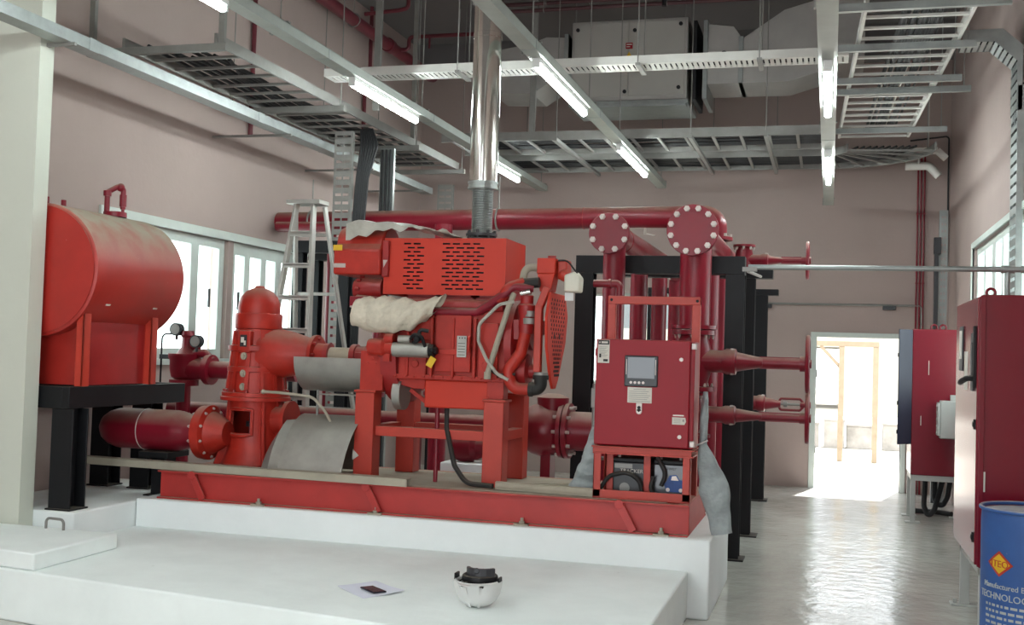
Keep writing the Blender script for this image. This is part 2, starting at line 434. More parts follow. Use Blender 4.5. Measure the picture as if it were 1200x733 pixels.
def handle(p0, p1, h, m):
    p0, p1 = Vector(p0), Vector(p1)
    g = G(); g.tube(fillet([p0-Vector((0,0,.02)),p0+Vector((0,0,h)),p1+Vector((0,0,h)),p1-Vector((0,0,.02))],.03),.009,8)
    obj('handle', g, m, t, label=None)
handle((-4.92,6.3,.4),(-4.77,6.28,.4),.07,M['galvd'])
handle((-5.22,5.98,.4),(-5.09,5.96,.4),.07,M['white'])

# ------------------------------------------------------------------ fuel tank and stand
TX, TZ, TR, TY0, TY1 = -5.27, 2.125, .463, 6.56, 7.62
t = thing('fuel_tank','dusty red horizontal cylinder fuel tank beside the white pier','tank',(TX,7.05,1.33))
g = G(); g.lathe((TX,TY0,TZ),(0,1,0),[(TR-.012,0),(TR,.008),(TR,TY1-TY0),(TR*.96,TY1-TY0+.035),(TR*.8,TY1-TY0+.075),(TR*.45,TY1-TY0+.105),(0,TY1-TY0+.115)],64)
obj('shell', g, M['tank'], t)
g = G(); g.lathe((TX,TY0-.006,TZ),(0,-1,0),[(TR-.02,0),(TR-.02,.004),(TR*.7,.016),(0,.02)],64); obj('end_plate', g, M['tank'], t)
for x in (-4.945,-5.66):
    for y in (6.62,7.42):
        g = G(); hx = .05
        g.box(x-.03,y-.03,1.325,x+.03,y-.018,1.84); g.box(x+.018,y-.03,1.325,x+.03,y+.05,1.84)
        obj('post', g, M['orange'], t, .003)
def skirt(y0, x0=-5.69, x1=-4.97):
    pts = [(x0,y0,1.33),(x1,y0,1.33)]
    n = 14
    top = []
    for k in range(n+1):
        x = x1+(x0-x1)*k/n
        top.append((x,y0,TZ-math.sqrt(max(.01,TR*TR-(x-TX)**2))+.012))
    return pts+top
g = G(); g.prism(skirt(6.66),(0,.012,0)); obj('saddle_plate', g, M['tank'], t)
g = G(); g.prism(skirt(7.38),(0,.012,0)); obj('saddle_plate', g, M['tank'], t)
g = G(); g.box(-4.985,6.67,1.33,-4.972,7.39,1.78); obj('side_plate', g, M['dred'], t)
g = G(); g.cyl((-5.2,7.28,2.575),(-5.2,7.28,2.612),.085,n=24); obj('vent_flange', g, M['crim'], t)
g = G(); g.tube(fillet([(-5.245,7.24,2.6),(-5.245,7.24,2.76),(-5.2,7.3,2.81),(-5.17,7.33,2.8),(-5.17,7.33,2.64)],.03),.02,12)
g.cyl((-5.245,7.24,2.73),(-5.245,7.24,2.77),.029); g.ball((-5.185,7.315,2.805),.032); g.cyl((-5.17,7.33,2.64),(-5.17,7.33,2.62),.012); g.cyl((-5.17,7.33,2.75),(-5.17,7.33,2.66),.026)
obj('vent_pipe', g, M['crim'], t)
for y in (6.6,6.78):
    g = G(); g.cyl((-5.27,y,2.57),(-5.27,y,2.635),.018); obj('lifting_lug', g, M['crim'], t)
for y in (6.78,7.35):
    g = G(); a = -.52; g.cbox((TX+math.cos(a)*(TR+.001),y,TZ+math.sin(a)*(TR+.001)),(.004,.05,.012),Matrix.Rotation(-a,3,'Y')); obj('weld_tab', g, M['label'], t)

def hsec(g, x, y, z0, z1, w=.2, d=.2, th=.014, along='x'):
    """upright H section"""
    if along == 'x':
        g.box(x-w/2,y-d/2,z0,x-w/2+th,y+d/2,z1); g.box(x+w/2-th,y-d/2,z0,x+w/2,y+d/2,z1); g.box(x-w/2+th,y-th/2,z0,x+w/2-th,y+th/2,z1)
    else:
        g.box(x-w/2,y-d/2,z0,x+w/2,y-d/2+th,z1); g.box(x-w/2,y+d/2-th,z0,x+w/2,y+d/2,z1); g.box(x-th/2,y-d/2+th,z0,x+th/2,y+d/2-th,z1)
t = thing('tank_stand','black steel stand of beams and legs under the red tank','stand',(-5.27,7.05,.48))
for x in (-5.61,-5.02):
    for y in (6.63,7.87):
        if y > 7 and x > -5.3: x = -5.24
        g = G(); hsec(g,x,y,.49,1.17,.17,.17,.012,'y'); g.box(x-.1,y-.1,.48,x+.1,y+.1,.492); obj('leg', g, M['black'], t, .003)
for nm, b in (('side_beam',(-5.02,6.53,-4.96,7.95)),('side_beam',(-5.72,6.53,-5.66,7.95))):
    g = G(); g.box(b[0],b[1],1.172,b[2],b[3],1.322); obj(nm, g, M['black'], t, .004)
for y in (6.53,7.89):
    g = G(); g.box(-5.66,y,1.172,-5.02,y+.06,1.322); obj('end_beam', g, M['black'], t, .004)

# ------------------------------------------------------------------ small relief valve set behind the tank
t = thing('relief_valve','crimson relief valve with gauges standing in front of the left window','valve',(-5.35,8.6,0))
def flange(g, c, ax, r, th=.022, n=24):
    c = Vector(c); ax = Vector(ax).normalized(); g.cyl(c-ax*th/2,c+ax*th/2,r,n=n)
def bolts(g, c, ax, R, n, r=.012, h=.02, ph=0.):
    c = Vector(c); ax = Vector(ax).normalized(); a = Vector((0,0,1)) if abs(ax.z) < .9 else Vector((1,0,0))
    u = ax.cross(a).normalized(); w = ax.cross(u)
    for k in range(n):
        p = c+(u*math.cos(2*PI*k/n+ph)+w*math.sin(2*PI*k/n+ph))*R
        g.cyl(p,p+ax*h,r,n=8)
def bolt_parts(t, c, ax, R, n, r=.012, h=.02, ph=0., m='bolt'):
    c = Vector(c); ax = Vector(ax).normalized(); a = Vector((0,0,1)) if abs(ax.z) < .9 else Vector((1,0,0))
    u = ax.cross(a).normalized(); w = ax.cross(u)
    for k in range(n):
        p = c+(u*math.cos(2*PI*k/n+ph)+w*math.sin(2*PI*k/n+ph))*R
        g = G(); g.cyl(p,p+ax*h*.6,r,n=6); g.cyl(p+ax*h*.6,p+ax*h,r*.6,n=8); obj('bolt', g, M[m], t)
g = G(); g.cyl((-5.38,8.6,0),(-5.38,8.6,1.3),.062); flange(g,(-5.38,8.6,1.3),(0,0,1),.125,.05); flange(g,(-5.38,8.6,.03),(0,0,1),.12); obj('riser', g, M['crim'], t)
g = G(); g.lathe((-5.38,8.6,1.32),(0,0,1),[(.07,0),(.11,.03),(.125,.1),(.125,.17),(.14,.2),(.14,.23)],24)
g.lathe((-5.38,8.6,1.42),(1,0,0),[(.11,0),(.085,.2),(.085,.26)],20); flange(g,(-5.13,8.6,1.42),(1,0,0),.13,.05); g.cyl((-5.12,8.6,1.42),(-4.3,8.6,1.42),.075)
obj('valve_body', g, M['crim'], t)
g = G(); g.lathe((-5.36,8.6,1.55),(0,0,1),[(.09,0),(.05,.06),(.045,.14),(.06,.16),(.05,.2)],18); g.cyl((-5.36,8.6,1.62),(-5.24,8.6,1.62),.03); g.tube(fillet([(-5.3,8.6,1.55),(-5.18,8.6,1.56),(-5.12,8.6,1.5)],.04),.035); obj('pilot', g, M['crim'], t)
for x, z in ((-5.45,1.76),(-5.25,1.66)):
    g = G(); g.cyl((x,8.6,z),(x,8.54,z),.055,n=24); g.cyl((x,8.57,z-.09),(x,8.57,z-.05),.012); 
    ga = obj('gauge', g, M['dgrey'], t); q = G(); q.cyl((x,8.54,z),(x,8.537,z),.045,n=24); obj('dial', q, M['galvd'], ga)
g = G(); g.tube(fillet([(-5.46,8.58,1.72),(-5.6,8.58,1.72),(-5.6,8.58,1.28),(-5.52,8.58,1.16),(-5.44,8.6,1.16)],.05),.008,8); obj('sensing_tube', g, M['black'], t)
g = G(); g.box(-5.6,8.55,1.5,-5.45,8.62,1.54); obj('bracket', g, M['dgrey'], t)

# pair of small dark red pipes rising up the left wall
for k, y in enumerate((8.1,8.2)):
    g = G(); g.tube([(-5.75,y,.48),(-5.75,y,1.3)],.02,10); tag(obj('drain_pipe', g, M['dred']),('thin dark red pipe on the left wall behind the tank stand, left of the pair','thin dark red pipe on the left wall behind the tank stand, right of the pair')[k],'pipe','drain pipes behind the tank stand')
# ------------------------------------------------------------------ skid under the pump set
SY0, SY1 = 7.27, 8.36
t = thing('skid_frame','red channel steel base frame bolted on the white plinth','base frame',(-2.8,7.8,.5))
def channel_x(g, x0, x1, y, z0, z1, f=.05, th=.012, sgn=1):
    """C section along x with its web at y and flanges toward sgn*y"""
    ya, yb = sorted((y, y+sgn*th)); g.box(x0,ya,z0,x1,yb,z1)
    ya, yb = sorted((y+sgn*th, y+sgn*f)); g.box(x0,ya,z0,x1,yb,z0+th); g.box(x0,ya,z1-th,x1,yb,z1)
g = G(); channel_x(g,-4.73,-.85,SY0+.05,.5,.705,.06,.012,-1); obj('side_channel', g, M['skid'], t, .003)
g = G(); channel_x(g,-4.73,-.85,SY1-.05,.5,.705,.06,.012,1); obj('side_channel', g, M['skid'], t, .003)
for x in (-4.72,-.862):
    g = G(); g.box(x,SY0+.063,.5,x+.012,SY1-.063,.705); g.box(x-.0,SY0+.063,.693,x+(.07 if x < -2 else -.06),SY1-.063,.705); obj('end_channel', g, M['skid'], t, .003)
g = G(); g.box(-4.6,SY0+.063,.698,-1.0,SY1-.063,.706); obj('deck_plate', g, M['beige'], t)
for x in (-4.45,-3.08,-1.3):
    g = G(); g.bar((x,SY0+.005,.685),(x+.1,SY0-.01,.515),.05,.014,(0,1,0)); g.cyl((x,SY0-.012,.683),(x,SY0+.03,.683),.03)
    obj('gusset', g, M['skid'], t, .002)
for x in (-3.9,-3.0,-1.95,-1.02):
    g = G(); g.box(x-.05,SY0-.035,.5,x+.05,SY0+.03,.512); g.cyl((x,SY0-.005,.512),(x,SY0-.005,.55),.011,n=8); g.cyl((x,SY0-.005,.512),(x,SY0-.005,.528),.02,n=6)
    obj('anchor_clip', g, M['beige'], t)
g = G()
for k, (x,z,l,a) in enumerate([(-3.98,.66,.05,.2),(-3.92,.655,.04,1.2),(-3.88,.655,.045,1.3),(-3.84,.65,.04,.9),(-3.8,.65,.03,.2),(-3.76,.65,.05,.4),(-3.7,.645,.04,1.1),(-3.9,.625,.05,.1),(-3.82,.62,.04,.2),(-3.74,.615,.05,.15),(-3.66,.61,.06,.1)]):
    g.bar((x,SY0+.0495,z),(x+l*math.cos(a),SY0+.0495,z+l*math.sin(a)),.002,.005,(0,0,1))
obj('chalk_scrawl', g, M['label'], t, label='faint chalk scrawl on the front channel')

g = G(); p0, p1 = Vector((-5.45,7.37,.7325)), Vector((-2.76,7.26,.7325))
g.bar(p0+Vector((0,.005,.027)),p1+Vector((0,.005,.027)),.1,.006); g.bar(p0+Vector((0,-.04,0)),p1+Vector((0,-.04,0)),.006,.05); g.bar(p0+Vector((0,.05,0)),p1+Vector((0,.05,0)),.006,.05)
tag(obj('steel_plank', g, M['beige'], bev=.002),'long dusty beige steel channel plank lying along the skid front','plank')
g = G(); g.bar((-2.18,7.42,.735),(-1.47,7.36,.735),.05,.05); g.cyl((-2.18,7.42,.735),(-1.47,7.36,.735),.03)
tag(obj('loose_pipe', g, M['beige']),'dusty grey pipe lying on the skid left of the control panel','pipe')
g = G(); g.bar((-2.1,7.5,.728),(-1.75,7.72,.728),.045,.04)
tag(obj('steel_offcut', g, M['beige'], bev=.003),'short dusty bar lying slanted on the skid behind the loose pipe','offcut')

# ------------------------------------------------------------------ pump with angle head
PX, PY, QY = -4.235, 7.78, 7.56
t = thing('vertical_pump','glossy red vertical pump with domed cap on the left skid end','pump',(PX,PY,.71))
g = G(); g.lathe((PX,PY,0),(0,0,1),[(.19,1.885),(.192,1.93),(.185,1.97),(.165,2.015),(.125,2.055),(.07,2.08),(.05,2.084),(.035,2.1),(.0,2.104)],40)
obj('cap_dome', g, M['red'], t)
g = G(); g.lathe((PX,PY,0),(0,0,1),[(.19,1.765),(.21,1.77),(.213,1.78),(.213,1.875),(.205,1.887),(.18,1.888)],40); obj('cap_ring', g, M['red'], t)
g = G(); g.lathe((PX,PY,0),(0,0,1),[(.262,1.285),(.258,1.32),(.25,1.42),(.235,1.55),(.218,1.66),(.207,1.765)],40)
for k in range(7):
    a = -2.4+k*.5
    g.bar((PX+.262*math.cos(a),PY+.262*math.sin(a),1.31),(PX+.21*math.cos(a),PY+.21*math.sin(a),1.75),.035,.03,(math.cos(a),math.sin(a),0))
for z in (1.46,1.62): g.lathe((PX,PY,0),(0,0,1),[(.24,z-.025),(.262,z-.018),(.262,z+.018),(.23,z+.025)],40)
obj('gear_case', g, M['red'], t, sharp=40)
g = G(); g.lathe((PX+.0,PY,1.585),(1,0,0),[(.19,.08),(.188,.2),(.17,.3),(.135,.42),(.118,.48),(.15,.481),(.15,.51),(.09,.511),(.085,.58)],36)
obj('drive_horn', g, M['red'], t)
g = G(); bolts(g,(PX+.51,PY,1.585),(1,0,0),.12,8,.012,.02); obj('horn_bolts', g, M['dred'], t)
g = G(); g.box(-4.3,PY-.258,1.585,-4.17,PY-.15,1.755); fr = obj('nameplate_pad', g, M['red'], t, .012)
g = G(); g.box(-4.272,PY-.262,1.63,-4.205,PY-.257,1.72); q = obj('nameplate', g, M['ink'], fr); 
g = G(); g.box(-4.262,PY-.264,1.662,-4.232,PY-.2615,1.702); g.box(-4.232,PY-.264,1.642,-4.214,PY-.2615,1.676); obj('emblem', g, M['label'], fr)
for z in (1.33,1.43,1.56):
    g = G(); g.cyl((-4.23,PY-.24,z),(-4.23,PY-.285,z),.016,n=8); g.cyl((-4.23,PY-.24,z),(-4.23,PY-.268,z),.028,n=16); obj('plug', g, M['beige'], t)
g = G(); g.cyl((PX,PY,1.222),(PX,PY,1.252),.315,n=48); g.cyl((PX,PY,1.252),(PX,PY,1.286),.305,n=48); obj('head_flange', g, M['red'], t, .004)
g = G(); bolts(g,(PX,PY,1.286),(0,0,1),.285,14,.013,.018,.2); obj('flange_bolts', g, M['dred'], t)
# lower column with hand hole
g = G()
g.mi = 0
n = 40; R = .235; rows = []
hz0, hz1 = .98, 1.145
zs = [.74,.86,hz0,hz1,1.222]; rr = [.3,.245,R,R,.245]
ring = []
for z, r in zip(zs, rr):
    ring.append([g.bm.verts.new((PX+r*math.cos(2*PI*k/n),PY+r*math.sin(2*PI*k/n),z)) for k in range(n)])
for i in range(4):
    for k in range(n):
        a = 2*PI*(k+.5)/n
        if i == 2 and abs(a-(1.5*PI-.1)) < .48: continue
        g._f([ring[i][k],ring[i][(k+1)%n],ring[i+1][(k+1)%n],ring[i+1][k]])
for a in (-2.45,-.85,-.2,.6):
    c, s_ = math.cos(a), math.sin(a); 
    g.prism([(PX+c*.2,PY+s_*.2,1.22),(PX+c*.255,PY+s_*.255,1.22),(PX+c*.275,PY+s_*.275,.95),(PX+c*.36,PY+s_*.36,.74),(PX+c*.2,PY+s_*.2,.74)],(-s_*.025,c*.025,0))
obj('lower_column', g, M['red'], t, sharp=40, solid=False)
g = G()
a0 = -PI/2-.1
def hh(a, z, r=.245): return (PX+r*math.cos(a),PY+r*math.sin(a),z)
pts = [hh(a0-.5,hz0-.012),hh(a0-.2,hz0-.02),hh(a0,hz0-.02),hh(a0+.2,hz0-.02),hh(a0+.5,hz0-.012),hh(a0+.5,hz1+.012),hh(a0+.2,hz1+.015),hh(a0,hz1+.015),hh(a0-.2,hz1+.015),hh(a0-.5,hz1+.012),hh(a0-.5,hz0-.012)]
g.tube(pts,.014,8); obj('hand_hole_rim', g, M['red'], t)
g = G(); g.cyl((PX,PY,.74),(PX,PY,1.22),.05); g.lathe((PX,PY,0),(0,0,1),[(.08,1.02),(.08,1.06)],16); obj('shaft', g, M['dgrey'], t)
g = G(); g.lathe((PX,PY,0),(0,0,1),[(.29,.711),(.29,.735),(.3,.745),(.3,.75)],40); g.box(PX-.34,PY-.33,.71,PX+.29,PY+.33,.73); obj('foot_plate', g, M['red'], t, .004)
g = G(); g.lathe((PX-.0,QY,.975),(-1,0,0),[(.09,.1),(.14,.185),(.148,.2),(.16,.225),(.2,.24),(.205,.242),(.205,.274),(.15,.275)],40); obj('suction_nozzle', g, M['red'], t)
bolt_parts(t,(PX-.242,QY,.975),(1,0,0),.18,10,.013,.022,.3)
g = G(); g.lathe((PX+.18,PY,1.08),(1,0,0),[(.11,0),(.11,.09),(.15,.1),(.15,.13)],32); obj('discharge_nozzle', g, M['red'], t)
g = G(); g.tube(fillet([(-4.06,7.57,1.3),(-3.88,7.5,1.3),(-3.62,7.5,1.28),(-3.52,7.5,1.18),(-3.48,7.52,1.1)],.12),.011,8); g.ball((-4.06,7.57,1.3),.018); obj('cooling_hose', g, M['beige'], t)

for ch in [c for c in t.children_recursive if c.type == 'MESH' and c.name.split('.')[0] not in ('drive_horn','horn_bolts','suction_nozzle','bolt','discharge_nozzle','cooling_hose')]:
    for v in ch.data.vertices:
        v.co.x = PX+(v.co.x-PX)*.84; v.co.y = PY+(v.co.y-PY)*.84
t = thing('suction_pipe','thick dark red suction pipe with rounded end left of the vertical pump','pipe',(-4.9,QY,.48))
ZP = .975
FX = PX-.277
g = G(); g.cyl((FX,QY,ZP),(FX-.035,QY,ZP),.2,n=36); obj('flange', g, M['red'], t)
bolt_parts(t,(FX-.035,QY,ZP),(-1,0,0),.175,10,.014,.03,.3)
g = G(); g.lathe((FX-.035,QY,ZP),(-1,0,0),[(.125,0),(.125,.08),(.135,.12),(.15,.18),(.155,.22),(.155,.68),(.15,.73),(.132,.79),(.1,.84),(.055,.875),(0,.89)],36); obj('pipe_run', g, M['crim'], t)
g = G(); g.torus((-5.03,QY,ZP),(1,0,0),.155,.004,40,6); obj('weld_seam', g, M['label'], t)
t2 = thing('pipe_support','black steel channel support under the suction pipe end','pipe support',(-4.95,QY,.5))
g = G(); g.box(-5.0,QY-.15,.775,-4.75,QY+.15,.819); obj('saddle_channel', g, M['black'], t2, .004)
g = G(); g.box(-4.94,QY-.06,.49,-4.82,QY+.08,.775); obj('post', g, M['black'], t2, .003)
g = G(); g.box(-4.98,QY-.1,.479,-4.78,QY+.12,.49); obj('foot_plate', g, M['black'], t2, .003)

# ------------------------------------------------------------------ drive shaft and coupling guards
t = thing('drive_shaft','beige cardan shaft with red flanges between pump and engine','drive shaft',(-3.5,PY,1.5))
g = G(); g.cyl((-3.655,PY,1.585),(-3.44,PY,1.585),.062,n=24); obj('shaft_tube', g, M['rod'], t)
for a, b in ((-3.655,-3.62),(-3.44,-3.4),(-3.32,-3.28)):
    g = G(); g.cyl((a,PY,1.585),(b,PY,1.585),.09,n=24); obj('flange', g, M['dred'], t)
g = G(); g.cyl((-3.41,PY,1.585),(-3.3,PY,1.585),.075); g.cbox((-3.36,PY,1.585),(.06,.17,.06)); obj('joint', g, M['dred'], t, .006)
def half_shell(c, ax0, ax1, r, a0, a1, th=.004, n=20, fl=.0):
    rows = []
    for x in (ax0, ax1):
        rows.append([(x,c[0]+r*math.cos(a0+(a1-a0)*k/n),c[1]+r*math.sin(a0+(a1-a0)*k/n)) for k in range(n+1)])
    return rows
t = thing('coupling_guard','pale metal trough guard under the drive shaft, standing on a thin rod','guard',(-3.53,PY,1.3))
g = G(); g.grid(half_shell((PY,1.57),-3.8,-3.25,.255,PI,2*PI),.004); obj('trough', g, M['guard'], t)
g = G(); g.box(-3.62,PY-.2,1.295,-3.22,PY-.03,1.301); obj('ledge', g, M['guard'], t)
g = G(); g.cyl((-3.63,7.6,1.33),(-3.63,7.6,1.1),.01,n=8); g.lathe((-3.63,7.6,1.06),(0,0,1),[(.045,0),(.03,.03),(.02,.05)],12); obj('prop_rod', g, M['galvd'], t)
g = G()
rows = []
n = 22
for x, dy, dz, r in ((-3.88,-.05,-.03,.33),(-3.81,0,0,.3),(-3.5,.0,.0,.3),(-3.31,.0,.0,.3)):
    rows.append([(x+.06*math.sin(PI*k/n) if x > -3.85 else x-.06*abs(math.cos(PI*k/n)),7.64+dy+r*math.cos(PI+ -PI*k/n),.72+max(0,dz+(r+.13)*math.sin(PI*k/n))) for k in range(n+1)])
g.grid(rows[1:],.004)
g2 = obj('guard_sheet', g, M['guard']); tag(g2,'curved bare metal guard half lying arched on the skid beside the pump','guard')
g = G(); r1 = []; r2_ = []; r3_ = []
for k in range(9):
    a = PI*k/22
    r1.append((-3.81+.06*math.sin(a),7.64-.3*math.cos(a),.72+.43*math.sin(a)))
    r2_.append((-3.86+.05*math.sin(a),7.62-.33*math.cos(a),.722+.42*math.sin(a)))
    r3_.append((-3.93+.07*math.sin(a),7.66-.34*math.cos(a),.725+.34*math.sin(a)))
g.grid([r1,r2_,r3_],.004); obj('bent_lip', g, M['guard'], g2)

# ------------------------------------------------------------------ engine stand
t = thing('engine_stand','bright red four post stand carrying the diesel engine','engine stand',(-2.75,7.85,.71))
posts = ((-3.285,7.5,1.33),(-2.315,7.5,1.3),(-3.2,8.1,1.33),(-2.33,8.1,1.33))
for x, y, z in posts:
    g = G(); g.box(x,y,.708,x+.145,y+.145,z); g.box(x-.01,y-.01,z,x+.16,y+.16,z+.018); obj('post', g, M['orange'], t, .005)
for y in (7.54,8.12):
    g = G(); g.box(-3.14,y,1.02,-2.315,y+.08,1.09); obj('rail', g, M['orange'], t, .004)
for x in (-3.24,-2.27):
    g = G(); g.box(x,7.645,1.02,x+.08,8.1,1.09); obj('side_rail', g, M['orange'], t, .004)
g = G(); g.box(-3.25,7.49,1.348,-3.075,7.505,1.63); 
for x in (-3.24,-3.1): g.prism([(x,7.505,1.348),(x,7.64,1.348),(x,7.54,1.62),(x,7.505,1.62)],(.014,0,0))
bolts(g,(-3.163,7.49,1.575),(0,-1,0),.045,4,.009,.008,PI/4); g.cyl((-3.163,7.49,1.575),(-3.163,7.486,1.575),.013,n=10)
obj('mount_bracket', g, M['red'], t, .003)
g = G(); g.box(-2.3,7.52,1.318,-2.18,7.6,1.5)
for x in (-2.3,-2.195): g.prism([(x,7.515,1.318),(x,7.64,1.318),(x,7.64,1.62),(x,7.56,1.62)],(.014,0,0))
obj('mount_bracket', g, M['red'], t, .003)
g = G(); g.prism([(-3.289,7.495,.84),(-3.24,7.495,.875),(-3.289,7.495,.92)],(0,-.002,0)); obj('sticker', g, M['label'], t, label='white paper scrap on the left front post')

# ------------------------------------------------------------------ diesel engine
E_ = thing('diesel_engine','large red diesel engine with slotted cover on the four post stand','engine',(-2.65,7.85,1.3))
R_ = M['red']
g = G(); g.box(-3.0,7.52,1.45,-2.17,8.08,1.93); g.box(-2.95,7.49,1.47,-2.75,7.52,1.62)
g.box(-2.68,7.485,1.5,-2.42,7.52,1.9); g.box(-2.36,7.48,1.46,-2.22,7.52,1.85); g.box(-2.8,7.5,1.72,-2.7,7.52,1.9)
for x in (-2.9,-2.72,-2.56,-2.4): g.box(x,7.475,1.46,x+.02,7.52,1.88)
g.box(-2.66,7.47,1.62,-2.5,7.49,1.66); g.box(-3.0,7.49,1.44,-2.17,7.53,1.475)
for k in range(12): g.cyl((-2.97+k*.07,7.488,1.458),(-2.97+k*.07,7.478,1.458),.009,n=6)
g.cyl((-2.42,7.485,1.7),(-2.42,7.44,1.7),.012,n=8); g.cyl((-2.42,7.44,1.75),(-2.42,7.44,1.64),.012,n=8)
g.cyl((-2.3,7.48,1.55),(-2.3,7.465,1.55),.03,n=16); g.cyl((-2.83,7.49,1.55),(-2.83,7.475,1.55),.028,n=16)
obj('engine_block', g, R_, E_, .005)
g = G(); g.box(-2.77,7.53,1.24,-2.29,8.0,1.44); obj('oil_sump', g, M['redc'], E_, .012)
g = G(); g.prism([(-3.02,7.54,1.44),(-3.02,7.54,1.41),(-2.86,7.54,1.37),(-2.77,7.54,1.37),(-2.77,7.54,1.44)],(0,.4,0)); g.box(-3.03,7.52,1.436,-2.18,8.02,1.45)
g.bar((-2.9,7.6,1.36),(-2.77,7.6,1.27),.03,.03); obj('sump_shelf', g, R_, E_, .004)
g = G(); g.lathe((-3.03,PY+.02,1.6),(-1,0,0),[(.34,-.06),(.34,.06),(.3,.075),(.28,.12),(.2,.14)],40); bolts(g,(-3.09,PY+.02,1.6),(-1,0,0),.315,12,.012,.02); obj('flywheel_housing', g, M['dred'], E_)
g = G(); g.lathe((-3.0,7.62,1.33),(-1,0,0),[(.12,-.05),(.12,.01)],24); obj('ring_gear_cover', g, M['guard'], E_)
# heads, valve covers, manifolds under the canopy
for k in range(3):
    x = -2.98+k*.275
    g = G(); g.box(x,7.6,1.93,x+.255,7.96,2.03); g.box(x+.02,7.62,2.03,x+.235,7.94,2.1); bolts(g,(x+.128,7.78,2.1),(0,0,1),.05,2,.01,.02); obj('cylinder_head', g, M['dred'], E_, .008)
g = G(); g.tube([(-2.98,7.545,1.97),(-2.2,7.545,1.97)],.045,16)
for k in range(6): g.cyl((-2.93+k*.13,7.545,1.97),(-2.93+k*.13,7.62,1.97),.035,n=12)
obj('exhaust_manifold', g, M['dred'], E_)
g = G(); g.lathe((-3.38,7.62,2.08),(1,0,0),[(.03,0),(.075,.02),(.08,.06),(.085,.1),(.08,.24)],24)
bolts(g,(-3.3,7.62,2.08),(-1,0,0),.09,8,.012,.03); obj('turbocharger', g, M['dred'], E_)
g = G(); g.tube(fillet([(-3.3,7.5,2.0),(-3.05,7.48,1.98),(-2.85,7.5,1.93),(-2.7,7.55,1.93)],.06),.035,14); g.box(-3.34,7.46,1.94,-3.18,7.54,2.02); obj('oil_pipe', g, M['crim'], E_, .004)
g = G()
for k in range(6): g.cyl((-3.32+k*.03,7.455,1.945),(-3.32+k*.03,7.44,1.945),.008,n=6)
obj('clamp_bolts', g, M['bolt'], E_)
# slotted canopy
CX0, CX1, CZ0, CZ1, CY0, CY1 = -3.125, -2.205, 2.045, 2.452, 7.56, 8.08
slots = []
def px2x(p): return CX0+(p-448.5)*(CX1-CX0)/(592-448.5)
for r in range(12):
    z = 2.412-r*.0293
    ev = r%2
    for a,b in (((472,480.5),(483.5,492)) if not ev else ((476.5,485),(488,496.5))): slots.append((px2x(a),px2x(b),z-.006,z+.006))
    for a,b in (((518,527),(530,538.5),(542,550.5),(554,562)) if not ev else ((522.5,531.5),(534.5,543.5),(546.5,555.5),(558.5,567))): slots.append((px2x(a),px2x(b),z-.006,z+.006))
g = G(); g.holes('y',CY0,CY0+.003,CX0,CX1,CZ0,CZ1,slots)
g.holes('x',CX1-.003,CX1,CY0+.003,CY1,CZ0,CZ1,[(7.7,7.82,2.0,2.16)]); g.box(CX0,CY0+.003,CZ1-.003,CX1-.003,CY1,CZ1); g.box(CX0,CY1-.003,CZ0,CX1-.003,CY1,CZ1-.003)
g.box(CX0,CY0+.003,CZ0,CX0+.003,CY1-.003,CZ1-.003)
obj('slotted_cover', g, M['redc'], E_, sharp=30)
g = G(); g.box(CX0+.02,CY0+.03,CZ0+.03,CX1-.02,CY0+.04,CZ1-.02); obj('slot_shade', g, M['black'], E_)  # black sheet standing in for the shade behind the slots
# air cleaner, left of the canopy
g = G(); prof = []
for k in range(13):
    a = PI*k/12; prof.append((7.72-.17*math.cos(a),2.41+.14*math.sin(a)))
poly = [(-3.5,7.5,2.18),(-3.5,7.5,2.36)]+[(-3.5,y,z) for y,z in prof if y > 7.545]+[(-3.5,7.9,2.18)]
g.prism(poly,(.37,0,0)); obj('air_cleaner', g, R_, E_, .015, label='dusty rounded air cleaner housing')
g = G(); g.box(-3.13,7.53,2.17,-3.08,7.86,2.43); obj('air_duct', g, M['dred'], E_, .006)
g = G(); g.box(-3.5,7.497,2.355,-3.43,7.5,2.395); obj('warning_sticker', g, M['yellow'], E_)
g = G(); g.box(-3.495,7.497,2.23,-3.4,7.5,2.26); obj('pale_sticker', g, M['bolt'], E_)
g = G(); g.prism([(-3.105,7.5285,2.24),(-3.085,7.5285,2.265),(-3.105,7.5285,2.285)],(0,-.001,0)) if False else g.prism([(-3.12,7.529,2.29),(-3.085,7.529,2.29),(-3.115,7.529,2.235)],(0,-.001,0)); obj('triangle_sticker', g, M['bolt'], E_)
# starter motor
st = None
g = G(); g.cyl((-2.97,7.42,1.645),(-2.70,7.42,1.645),.052,n=28); st = obj('starter_motor', g, M['guard'], E_)
g = G(); g.cyl((-2.93,7.41,1.72),(-2.84,7.41,1.72),.028); g.box(-2.9,7.4,1.68,-2.86,7.43,1.71); obj('solenoid', g, M['guard'], st)
g = G(); g.cyl((-2.70,7.42,1.645),(-2.665,7.42,1.645),.045); g.cyl((-2.665,7.42,1.645),(-2.645,7.42,1.645),.025); g.ball((-2.67,7.38,1.65),.022); obj('end_cap', g, M['black'], st)
g = G(); g.lathe((-3.16,7.43,1.66),(1,0,0),[(.055,0),(.062,.03),(.062,.11),(.045,.13),(.05,.19)],24); g.cyl((-3.03,7.42,1.72),(-2.97,7.42,1.72),.04); g.box(-3.05,7.42,1.56,-3.0,7.5,1.75); obj('starter_nose', g, R_, st)
g = G(); g.tube(fillet([(-2.83,7.38,1.72),(-2.8,7.36,1.76),(-2.74,7.36,1.74),(-2.72,7.38,1.67)],.03),.012,8); g.tube(fillet([(-2.81,7.38,1.7),(-2.77,7.37,1.71),(-2.76,7.37,1.79),(-2.7,7.39,1.78)],.02),.014,8); g.ball((-2.78,7.38,1.73),.03); obj('starter_wiring', g, M['black'], st)
